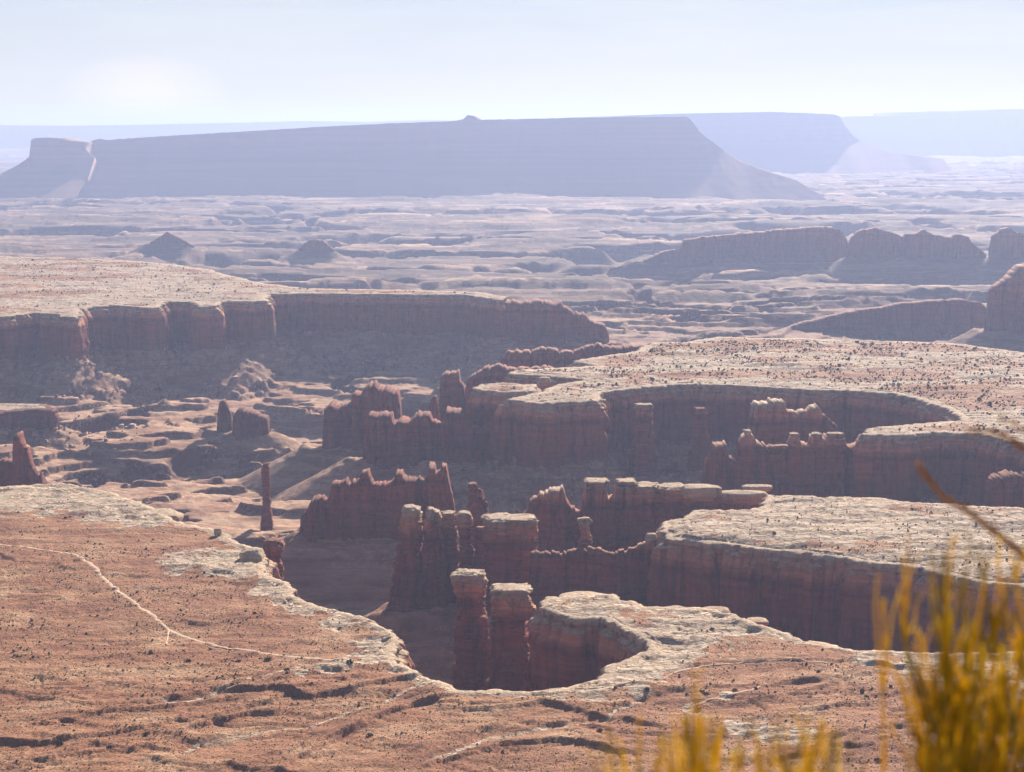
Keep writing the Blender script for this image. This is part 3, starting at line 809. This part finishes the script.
# capstones that belong to the white capped wall
def capof(o, rows, D, dp, seed, yc=0):
    c = column('caprock', rows, D, MAT_ROCK, seed, dp, parent=o, nang=48, amp=1.5, dz=.4, yc=yc)
    return c
capof(fin_objs[1], [(480, 587, 608), (482, 586, 609), (486, 588, 608), (491, 590, 606)], 1955, 26, 801)
capof(fin_objs[1], [(480, 618, 637), (482, 617, 638), (486, 617, 637), (491, 619, 635)], 1955, 26, 811)
capof(fin_objs[1], [(484, 638, 660), (486, 636, 662), (490, 638, 661), (496, 641, 660)], 1950, 28, 821)
capof(fin_objs[1], [(485, 664, 686), (487, 661, 690), (492, 662, 689), (499, 665, 687)], 1945, 30, 831)
for k, (v, a, b) in enumerate([(431, 746, 755), (434, 794, 802), (434, 815, 825), (434, 832, 848), (446, 776, 791), (459, 708, 717)]):
    capof(fin_objs[8], [(v - 1, a + 1, b - 1), (v, a, b), (v + 4, a + 1, b - 1)], 2285, 16, 841 + 9 * k)

# ------------------------------------------------------------------ boulders
def boulder(label, u, v, wpx, hpx, D, seed, depth=None, group='pale boulders along the bench rims', mat=MAT_ROCK):
    w = wpx / F * D / 2; h = hpx / F * D / 2; dp = depth or w
    nu, nv = 30, 18
    a = np.linspace(0, 2 * math.pi, nu, endpoint=False)
    V = []
    for j in range(nv):
        t = -math.pi / 2 + math.pi * (j + .02) / (nv - .96)
        c = abs(math.cos(t)) ** .55; s_ = math.copysign(abs(math.sin(t)) ** .7, math.sin(t))
        x = np.sign(np.cos(a)) * np.abs(np.cos(a)) ** .6 * c; y = np.sign(np.sin(a)) * np.abs(np.sin(a)) ** .6 * c
        n = 1 + .22 * f3(x * 1.3 + seed, y * 1.3, np.full(nu, s_ * 1.8), seed, 3) + .07 * n3(x * .3, y * .3, np.full(nu, s_ * 4.), seed + 2)
        V.append(np.stack([x * w * n, y * dp * n, s_ * h * n], 1))
    me = mesh_np('boulder', np.concatenate(V, 0), gridfaces(nv, nu, True), mat)
    o = link('boulder', me); x, y, z = Q(u, v, D); o.location = (x, y, z)
    return tag(o, label, 'boulder', group)
for i, (lab, u, v, w, h, D, dp) in enumerate([
    ('long flat pale slab with a rounded end on the end of the pillar wall', 742, 497, 52, 13, 1905, 13),
    ('pale wedge shaped slab bridging the white capped wall and the flat bench', 702, 492, 40, 15, 1900, 14),
    ('small pale flattened boulder perched beyond the long flat slab', 757, 488, 30, 6, 1935, 8),
    ('pale cracked block at the tip of the low sagging wall below the bench', 651, 538, 12, 10, 1690, 5),
    ('dark round boulder on the ridge beside the little white capped shelf', 544, 382, 14, 10, 2740, 9),
    ('dark edged block with pale top on the near rim', 159, 517, 48, 13, 1790, 20),
    ('small grey pointed boulder on the rim beyond the shrub covered edge', 218, 531, 8, 7, 1690, 4),
    ('jointed pale block at the rim beside the dark round topped stack', 252, 556, 24, 16, 1590, 12),
    ('pale flat boulder highest on the rim knoll above the red slope', 715, 611, 30, 6, 1470, 9),
    ('low pale boulder a little down the rim from the knoll', 756, 622, 24, 6, 1430, 8),
    ('big pale slab overhanging the tip of the promontory above the hole', 582, 599, 46, 9, 1480, 16),
    ('rough streaked block at the very tip of the promontory above the hole', 553, 603, 18, 12, 1478, 8),
]):
    boulder(lab, u, v, w, h, D, 900 + 7 * i, dp)

# low curved wall linking the little pinnacle to the flat bench
CUR = [(594, 547), (603, 549), (613, 552), (622, 552), (632, 549), (642, 545), (652, 540), (662, 532)]
for seg, (D, lab) in enumerate([(1725, 'low dark wall with a pale crest sagging from little pinnacle to flat bench')]):
    me = fin_mesh('rock_fin', [(588, 600), (589, 545)] + CUR + [(668, 533), (669, 600)], D, 9, -100, MAT_ROCK, 950, amp=.6)
    o = link('rock_fin', me); tag(o, lab, 'rock fin')
me = fin_mesh('rock_fin', [(528, 600), (530, 552), (545, 551), (560, 553), (575, 551), (590, 549), (600, 552), (603, 600)], 1735, 12, -100, MAT_ROCK, 960, amp=.6)
tag(link('rock_fin', me), 'low level dark wall joining the wide block tower and the little pinnacle', 'rock fin')
# buttress below the flat bench
me = fin_mesh('rock_buttress', [(776, 680), (780, 590), (784, 586), (800, 585), (815, 586), (828, 588), (832, 680)], 1640, 26, -110, MAT_PLAIN, 970, amp=.8)
tag(link('rock_buttress', me), 'square red buttress standing out from the shaded cliff under the flat pale bench', 'rock buttress')

# ------------------------------------------------------------------ dirt tracks
def track(name, pts, width, smoothn=10):
    w = np.array([P(u, v) for u, v in pts])
    t = np.arange(len(w)); tt = np.linspace(0, len(w) - 1, len(w) * smoothn)
    c = np.stack([np.interp(tt, t, w[:, 0]), np.interp(tt, t, w[:, 1])], 1)
    for _ in range(smoothn): c[1:-1] = (c[:-2] + c[1:-1] * 2 + c[2:]) / 4
    L = np.concatenate([[0], np.cumsum(np.hypot(*np.diff(c, axis=0).T))]); s = np.arange(0, L[-1], 1.5)
    c = np.stack([np.interp(s, L, c[:, 0]), np.interp(s, L, c[:, 1])], 1)
    c[:, 0] += .8 * n2(s / 12, s * 0, 5)
    d = np.gradient(c, axis=0); d /= np.hypot(*d.T)[:, None]; nn = np.stack([-d[:, 1], d[:, 0]], 1)
    V = []
    for k in (-1, -.5, 0, .5, 1):
        ww = width / 2 * (1 + .3 * n2(s / 7, s * 0 + k, 8))
        q = c + nn * (k * ww)[:, None]
        z, _, _, _ = ground(q[:, 0], q[:, 1])
        V.append(np.stack([q[:, 0], q[:, 1], z + (.32 if abs(k) < 1 else -.3)], 1))
    me = mesh_np(name, np.concatenate(V, 0), gridfaces(5, len(c)), MAT_PATH, smooth=True)
    return link(name, me, kind='structure')
track('dirt_track', [(-40, 540), (8, 544), (40, 549), (70, 554), (90, 564), (113, 587), (145, 611), (168, 628), (203, 641), (235, 648), (266, 652), (309, 658), (340, 664)], 4.6)
track('spur_track', [(168, 628), (167, 636), (166, 644)], 1.8)
track('footpath', [(560, 693), (600, 690), (640, 684), (660, 678), (680, 671), (703, 665), (740, 662), (780, 661), (830, 664)], 2.6)
track('wash_track', [(680, 709), (703, 702), (735, 696), (760, 688)], 3.0)

# ------------------------------------------------------------------ scrub (uncountable) and the larger single shrubs
def scrub(name, n, ulim, vlim, zt, size, mat, which, dens=None, label=None):
    (u0, u1), (v0, v1) = ulim, vlim
    x0, y0 = P(512, v1, zt); x1, y1 = P(512, v0, zt)
    y = rng.uniform(y0, y1, n * 4); u = rng.uniform(u0, u1, n * 4)
    x = (u - CX) / F * y
    keep = rng.uniform(0, 1, n * 4) < (y / y1)
    cl = f2(x / 30, y / 30, 131, 3); keep &= (cl + rng.uniform(-.5, .5, n * 4)) > -.1
    x, y = x[keep], y[keep]
    z, pal, ben, dd = ground(x, y)
    ok = (ben > .5) & (dd > 4 + .004 * y) & (np.abs(z - zt) < 14) & (rng.uniform(0, 1, len(x)) > .8 * pal)
    x, y, z = x[ok][:n], y[ok][:n], z[ok][:n]
    m = len(x)
    s = size * rng.lognormal(0, .38, m)
    # faceted tuft, 9 vertices
    base = np.array([[math.cos(a), math.sin(a), 0] for a in np.arange(0, 6.28, 6.2832 / 5)] + [[.8 * math.cos(a + .5), .8 * math.sin(a + .5), .62] for a in np.arange(0, 6.28, 6.2832 / 5)] + [[0, 0, 1.0]])
    fc = []
    for i in range(5):
        j = (i + 1) % 5
        fc += [(i, j, 5 + i), (j, 5 + j, 5 + i), (5 + i, 5 + j, 10)]
    fc = np.array(fc)
    V = base[None] * s[:, None, None] * np.array([.62, .62, .8]) * (1 + .35 * rng.uniform(-1, 1, (m, 11, 1)))
    V[..., 0] += x[:, None]; V[..., 1] += y[:, None]; V[..., 2] += z[:, None] - .1
    Fc = (fc[None] + (np.arange(m) * 11)[:, None, None]).reshape(-1, 3)
    me = mesh_np(name, V.reshape(-1, 3), Fc, mat)
    return link(name, me, kind='stuff')
scrub('scrub', 30000, (-120, 1150), (545, 775), 0, .44, MAT_SCRUB, 'near')
scrub('scrub', 1500, (-120, 1150), (484, 700), 0, 1.0, MAT_BUSH, 'near')
scrub('scrub', 2600, (660, 1150), (495, 590), 0, .9, MAT_BUSH, 'mid')
scrub('scrub', 9000, (500, 1150), (338, 440), 0, 1.7, MAT_BUSH, 'plat')
scrub('scrub', 5000, (-120, 520), (256, 318), 0, 1.9, MAT_BUSH, 'west')

def rubble():
    n = 60000
    y = rng.uniform(1250, 4600, n); u = rng.uniform(-60, 1090, n); x = (u - CX) / F * y
    z, pal, ben, dd = ground(x, y)
    cl = f2(x / 45, y / 45, 141, 3)
    ok = (ben < .5) & (dd < -2) & (dd > -170) & (rng.uniform(0, 1, n) < np.exp(dd / 80.) * (cl > -.12) * 1.0)
    x, y, z = x[ok], y[ok], z[ok]; m = len(x)
    s_ = np.minimum(rng.lognormal(.35, .55, m), 6.5) * (.7 + y / 5000)
    B = np.array([[i, j, k] for k in (-1, 1) for j in (-1, 1) for i in (-1, 1)], float)
    V = B[None] * s_[:, None, None] * rng.uniform(.45, 1, (m, 1, 3)) * (1 + .3 * rng.uniform(-1, 1, (m, 8, 3)))
    a = rng.uniform(0, 6.28, m); c_, n_ = np.cos(a)[:, None], np.sin(a)[:, None]
    V = np.stack([V[..., 0] * c_ - V[..., 1] * n_, V[..., 0] * n_ + V[..., 1] * c_, V[..., 2]], -1)
    V[..., 0] += x[:, None]; V[..., 1] += y[:, None]; V[..., 2] += z[:, None] + .15 * s_[:, None]
    fc = np.array([[0, 2, 3, 1], [4, 5, 7, 6], [0, 1, 5, 4], [1, 3, 7, 5], [3, 2, 6, 7], [2, 0, 4, 6]])
    mat = simple('fallen_rock', (.20, .10, .07), (.50, .38, .29), .035)
    link('rubble', mesh_np('rubble', V.reshape(-1, 3), (fc[None] + (np.arange(m) * 8)[:, None, None]).reshape(-1, 4), mat), kind='stuff')
rubble()

def shrub_mesh(seed):
    r = np.random.default_rng(seed); V = []; Fc = []
    for k in range(90):
        d = r.normal(size=3); d /= np.linalg.norm(d); d[2] = abs(d[2]) * .9
        c = d * r.uniform(.45, 1.0) * np.array([1, 1, .75]); c[2] += .1
        e = r.normal(size=(3, 3)) * .2
        b = len(V); V += [c + e[0], c + e[1], c + e[2]]; Fc.append((b, b + 1, b + 2))
    return mesh_np('shrub_foliage', np.array(V), np.array(Fc), MAT_SHRUB)
SM = [shrub_mesh(s) for s in (1, 2, 3)]
st_me = None
SHR = [(188, 660, 2.6, 'wide green shrub clump below the bend of the dirt track'), (268, 659, 3.0, 'round dark shrub by the end of the dirt track'),
       (287, 672, 2.2, 'dark shrub at the lip of the dry wash below the track end'), (350, 665, 3.0, 'solitary dark shrub on the white rock lip near the hole'),
       (212, 576, 1.8, 'small shrub on the pale rim rock'), (238, 660, 2.2, 'ragged shrub in the head of the wash'), (647, 693, 2.2, 'dark round shrub where the pale footpath bends'),
       (706, 696, 2.2, 'dark shrub beside the pale wash patch'), (735, 693, 2.0, 'shrub touching the end of the short pale track'), (600, 732, 2.2, 'dark shrub on the bench above the yellow stems'),
       (712, 624, 2.0, 'little dark shrub under the rim knoll boulder'), (146, 733, 2.6, 'green shrub on the dark ledge line low on the bench'), (110, 748, 2.4, 'low green shrub on a hump under the dark ledge'),
       (370, 735, 2.2, 'single shrub between the two dark ledges'), (878, 757, 2.6, 'dark round shrub beside the large yellow bush'), (60, 743, 2.2, 'shrub growing along the long dark ledge')]
for i, (u, v, s, lab) in enumerate(SHR):
    x, y = P(u, v); z, _, _, _ = ground(np.array([x]), np.array([y]))
    o = bpy.data.objects.new('desert_shrub', SM[i % 3]); COL.objects.link(o)
    o.location = (x, y, float(z[0]) - .1); o.scale = (s, s, s * .9); o.rotation_euler = (0, 0, i * 1.3)
    tag(o, lab, 'shrub', 'dark desert shrubs scattered over the near bench')

# ------------------------------------------------------------------ viewpoint ledge and the plants growing on it
def ledge():
    nx, ny = 60, 30
    V = []
    xs = np.linspace(-14, 14, nx)
    prof = [(-30, 0), (-8, 0), (-3, 0), (0, 0), (1.5, 0), (2.6, 0), (3.3, -.02), (3.7, -.1), (3.9, -.35), (3.8, -1), (4.1, -1.4), (4.0, -2.4), (4.5, -3), (4.4, -6), (5.2, -12), (5.5, -30), (8, -80), (14, -160), (30, -250)]
    for y, z in prof:
        yy = y + .35 * f2(xs / 1.5, xs * 0 + z, 3, 3) * (y > 1) ; zz = z + .06 * f2(xs / 1.2, xs * 0 + y, 4, 3)
        V.append(np.stack([xs, yy, zz + H - 1.62], 1))
    return mesh_np('viewpoint_ledge', np.concatenate(V, 0), gridfaces(len(prof), nx)[:, ::-1], simple('ledge_rock', (.30, .15, .09), (.42, .24, .15), 1.5, bump=.6))
link('viewpoint_ledge', ledge(), kind='structure')

def stem_material(name, stops, trans=.35):
    m, nt, b = M(name, .6); g = G(nt); p = g.pos()
    c = g.ramp(g.noise(p, 9.0, 3, .6), stops)
    nt.links.new(c, b.inputs['Base Color'])
    tr = g.new('ShaderNodeBsdfTranslucent'); nt.links.new(c, tr.inputs[0])
    ms = g.new('ShaderNodeMixShader'); ms.inputs[0].default_value = trans
    nt.links.new(b.outputs[0], ms.inputs[1]); nt.links.new(tr.outputs[0], ms.inputs[2])
    nt.links.new(ms.outputs[0], nt.nodes['Material Output'].inputs[0])
    return m
MAT_STEM = stem_material('yellow_green_stem', [(.3, (.48, .32, .015)), (.5, (.72, .50, .03)), (.7, (.85, .68, .10))], .65)
MAT_DARKSTEM = stem_material('olive_stem', [(.3, (.22, .17, .015)), (.5, (.42, .31, .025)), (.7, (.70, .54, .06))], .6)
MAT_GREYSTEM = stem_material('grey_green_stem', [(.3, (.16, .13, .05)), (.5, (.32, .27, .09)), (.7, (.52, .42, .14))], .5)
MAT_TWIG = stem_material('brown_twig', [(.3, (.30, .13, .04)), (.7, (.58, .34, .13))], .25)

def tube(points, r0, r1, seg=6):
    pts = np.array(points, float); n = len(pts); V = []
    for i in range(n):
        d = pts[min(i + 1, n - 1)] - pts[max(i - 1, 0)]; d /= np.linalg.norm(d)
        a = np.cross(d, [0.3, 1, .2]); a /= np.linalg.norm(a); b = np.cross(d, a)
        r = r0 + (r1 - r0) * i / (n - 1)
        for k in range(seg):
            t = 6.28318 * k / seg; V.append(pts[i] + r * (math.cos(t) * a + math.sin(t) * b))
    Fc = gridfaces(n, seg, True)
    return np.array(V), Fc

class MB:
    def __init__(s): s.V = []; s.F = []; s.n = 0
    def add(s, VF):
        V, F_ = VF; s.V.append(V); s.F.append(F_ + s.n); s.n += len(V)
    def build(s, name, mat, parent):
        me = mesh_np(name, np.concatenate(s.V), np.concatenate(s.F), mat, smooth=True)
        return link(name, me, parent)

def curve_to(a, b, bow, n=9, wob=.0035):
    a = np.array(a, float); b = np.array(b, float); t = np.linspace(0, 1, n)[:, None]
    p = a + (b - a) * t; side = np.array([1, .2, 0]) * bow
    p = p + side * (t * (1 - t)) * 4 * np.linalg.norm(b - a) * .25
    p[1:-1] += np.random.default_rng(int(abs(b[0]) * 1e5) % 99999).normal(size=(n - 2, 3)) * wob
    return p

def bush(name, label, tips, root_uv, D0, mat_list, r0, seed, side=5, tiplen=.16, ground_z=H - 1.62):
    """tips: (u, v, D) ends of main stems; stems start at the root crown on the ledge"""
    rr = np.random.default_rng(seed)
    ru, = [root_uv]
    rx = (ru - CX) / F * D0
    root = empty(name, (rx, D0, ground_z)); tag(root, label, 'shrub', None)
    L = -np.array([rx, D0, ground_z])
    for k, (u, v, D) in enumerate(tips):
        tip = np.array(Q(u, v, D)) + L
        base = np.array([rr.normal() * .05, rr.normal() * .05, -.03])
        pts = curve_to(base, tip, rr.uniform(-.25, .25))
        mb = MB(); mb.add(tube(pts, r0, r0 * .42))
        for j in range(side):
            i0 = rr.integers(3, 8); s = pts[i0] * 1.0
            d = (pts[min(i0 + 1, 8)] - pts[i0 - 1]); d /= np.linalg.norm(d)
            off = np.array([rr.normal() * .32, rr.normal() * .32, rr.uniform(.0, .3)])
            e = s + (d + off) / np.linalg.norm(d + off) * rr.uniform(.5, 1.1) * tiplen
            mb.add(tube(curve_to(s, e, rr.uniform(-.4, .4), 5, .002), r0 * .55, r0 * .3, 5))
        mb.build('stem', mat_list[k % len(mat_list)], root)
    return root
rr = np.random.default_rng(5)
tipsA = [(903, 556, 2.5), (930, 562, 2.4), (953, 538, 2.5), (962, 570, 2.3), (980, 542, 2.45), (1000, 536, 2.5), (1022, 546, 2.4), (884, 600, 2.5), (945, 550, 2.5), (968, 548, 2.4), (1010, 552, 2.5), (990, 560, 2.5), (1045, 540, 2.4), (1060, 575, 2.5), (1085, 560, 2.5)]
for k in range(74):
    u = rr.uniform(905, 1100); low = 575 + max(0, 950 - u) * 1.6
    tipsA.append((u, rr.uniform(low, low + 130), rr.uniform(2.1, 2.9)))
bush('yellow_bush', 'large out of focus yellow green bush of upright stems closest to the viewer', tipsA, 1000, 2.5, [MAT_STEM, MAT_DARKSTEM, MAT_STEM, MAT_GREYSTEM, MAT_DARKSTEM], .0037, 11, 9)
tipsB = []
for k in range(90):
    c = rr.choice([618, 640, 680, 700, 735, 760, 800, 830, 850], p=[.12, .06, .14, .18, .14, .13, .11, .08, .04])
    u = c + rr.normal() * 15
    v = rr.uniform(712, 770) + max(0, abs(u - 715) - 60) * .12
    tipsB.append((u, min(v, 800), rr.uniform(1.9, 2.5)))
tipsB += [(693, 672, 2.2), (700, 696, 2.2), (612, 735, 2.1), (620, 738, 2.2), (780, 715, 2.2), (820, 720, 2.3), (640, 715, 2.2)]
bush('yellow_bush', 'blurred golden tuft of thin upright stems along the bottom of the view', tipsB, 722, 2.2, [MAT_STEM, MAT_STEM, MAT_DARKSTEM, MAT_STEM, MAT_GREYSTEM], .0032, 23, 5, .12)
# bare twigs reaching in from beside the bush
root = empty('bare_twig', ((1150 - CX) / F * 2.7, 2.7, H - 1.62)); tag(root, 'bare blurred brown branch with swollen buds reaching across the shadowed plateau cliff', 'branch')
L = -np.array(root.location)
def tw(pts, r0, r1, buds=True):
    mb = MB(); p = np.array([Q(*a) for a in pts]) + L
    t = np.linspace(0, len(p) - 1, len(p) * 4); pi = np.stack([np.interp(t, range(len(p)), p[:, k]) for k in range(3)], 1)
    for _ in range(2): pi[1:-1] = (pi[:-2] + 2 * pi[1:-1] + pi[2:]) / 4
    mb.add(tube(pi, r0, r1))
    if buds:
        r_ = np.random.default_rng(len(pts) * 7)
        for i in range(3, len(pi), 3):
            e = pi[i] + np.array([r_.normal() * .008, r_.normal() * .008, .010]); mb.add(tube([pi[i], (pi[i] + e) / 2, e], .0032, .0012, 5))
    return mb.build('twig', MAT_TWIG, root)
trunk = [Q(1150, 800, 2.7)]
mb = MB(); p = np.array([[0, 0, 0], [-.01, 0, .35], [-.03, 0, .8], np.array(Q(1100, 480, 2.7)) + L, np.array(Q(1085, 430, 2.7)) + L]); mb.add(tube(p, .009, .004)); mb.build('stem', MAT_TWIG, root)
tw([(1090, 490, 2.7), (1050, 466, 2.7), (1024, 448, 2.7), (1008, 438, 2.7), (992, 432, 2.68), (966, 431, 2.66)], .0055, .0028)
tw([(1110, 640, 2.7), (1060, 590, 2.68), (1012, 545, 2.66), (985, 525, 2.66), (965, 508, 2.66), (945, 500, 2.65), (931, 482, 2.65), (917, 462, 2.65)], .0055, .0034)
tw([(1090, 470, 2.7), (1050, 440, 2.6), (1024, 428, 2.6), (1000, 420, 2.6)], .003, .0014)

# ------------------------------------------------------------------ haze
def haze():
    x, y0, y1, z0, z1 = 34000, -120, 76000, -620, 620
    V = np.array([[-x, y0, z0], [x, y0, z0], [x, y1, z0], [-x, y1, z0], [-x, y0, z1], [x, y0, z1], [x, y1, z1], [-x, y1, z1]], float)
    fq = np.array([[0, 3, 2, 1], [4, 5, 6, 7], [0, 1, 5, 4], [1, 2, 6, 5], [2, 3, 7, 6], [3, 0, 4, 7]])
    m = bpy.data.materials.new('haze'); m.use_nodes = True; nt = m.node_tree
    nt.nodes.remove(nt.nodes['Principled BSDF'])
    v = nt.nodes.new('ShaderNodeVolumePrincipled')
    v.inputs['Color'].default_value = (.455, .565, .90, 1); v.inputs['Density'].default_value = HAZE; v.inputs['Anisotropy'].default_value = .3
    nt.links.new(v.outputs[0], nt.nodes['Material Output'].inputs['Volume'])
    m.cycles.homogeneous_volume = True if hasattr(m.cycles, 'homogeneous_volume') else False
    return link('haze', mesh_np('haze', V, fq, m), kind='stuff')
HAZE = 4.2e-5
haze()

# ------------------------------------------------------------------ light
SUN_EL, SUN_AZ = math.radians(24), math.radians(17)     # azimuth east of the view direction
w = bpy.data.worlds.new('World'); SC.world = w; w.use_nodes = True
nt = w.node_tree; g = G(nt)
sky = nt.nodes.new('ShaderNodeTexSky'); sky.sky_type = 'NISHITA'; sky.sun_disc = False
sky.sun_elevation = SUN_EL; sky.sun_rotation = SUN_AZ; sky.altitude = 1800; sky.air_density = 1.0; sky.dust_density = .6; sky.ozone_density = 1.5
tc = nt.nodes.new('ShaderNodeTexCoord').outputs['Generated']
cn = g.noise(g.scale(tc, (1.0, 1.0, 7.0)), 2.2, 6, .55, .3)
cl = g.ramp(cn, [(.36, .90), (.62, .98)])
sx = g.new('ShaderNodeSeparateXYZ'); g.set(sx.inputs[0], tc)
low = g.ramp(sx.outputs[2], [(0, 1), (.12, .95), (.40, .12), (1, .05)])
fwd = g.ramp(g.math('ADD', sx.outputs[1], g.math('MULTIPLY', sx.outputs[0], .25)), [(0, .12), (.75, 1)])
cl = g.math('MULTIPLY', cl, g.math('MULTIPLY', low, fwd))
bg = nt.nodes['Background']
col_v = g.mix(g.ramp(sx.outputs[2], [(0, 0), (.13, 1)]), (10.2, 9.8, 9.3), g.mix(g.ramp(g.noise(g.scale(tc, (1.0, 1.0, 9.0)), 5.0, 5, .6, .4), [(.42, 0), (.62, 1)]), (6.8, 9.0, 12.0), (9.2, 10.8, 12.8)))
dp = g.new('ShaderNodeVectorMath', operation='DOT_PRODUCT'); nv = g.new('ShaderNodeVectorMath', operation='NORMALIZE')
g.set(nv.inputs[0], g.scale(tc, (1.0, 1.0, 1.9))); g.set(dp.inputs[0], nv.outputs[0])
_q = Vector((*ray(145, 98)[:2], ray(145, 98)[2] * 1.9)).normalized(); dp.inputs[1].default_value = _q
col_v = g.mix(g.ramp(g.math('MULTIPLY', g.math('SUBTRACT', 1.0, dp.outputs['Value']), 900.0), [(0, .30), (.25, .18), (.9, 0)]), col_v, (19.0, 16.5, 11.0))
col = g.mix(cl, sky.outputs[0], col_v)
nt.links.new(col, bg.inputs[0]); bg.inputs[1].default_value = .038
sun = bpy.data.lights.new('sun', 'SUN'); sun.energy = 5.0; sun.angle = math.radians(.53); sun.color = (1, .88, .74)
so = bpy.data.objects.new('sun', sun); COL.objects.link(so)
sd = np.array([math.sin(SUN_AZ) * math.cos(SUN_EL), math.cos(SUN_AZ) * math.cos(SUN_EL), math.sin(SUN_EL)])
so.rotation_euler = Vector(sd).to_track_quat('Z', 'Y').to_euler()

# ------------------------------------------------------------------ camera
cam = bpy.data.cameras.new('camera'); co = bpy.data.objects.new('camera', cam); COL.objects.link(co)
co.location = (0, 0, H); co.rotation_euler = (math.pi / 2 - TH, 0, 0)
cam.sensor_width = 36; cam.lens = 36 * F / 1024; cam.clip_start = .05; cam.clip_end = 120000
cam.dof.use_dof = True; cam.dof.focus_distance = 1800; cam.dof.aperture_fstop = 5.6
SC.camera = co
SC.view_settings.view_transform = 'Standard'; SC.view_settings.look = 'None'; SC.view_settings.gamma = 1; SC.view_settings.exposure = 1.1
SC.render.engine = 'CYCLES'
SC.cycles.use_denoising = True
try: SC.cycles.denoiser = 'OPENIMAGEDENOISE'
except Exception: pass
SC.cycles.max_bounces = 5; SC.cycles.diffuse_bounces = 3; SC.cycles.volume_bounces = 1; SC.cycles.transparent_max_bounces = 8
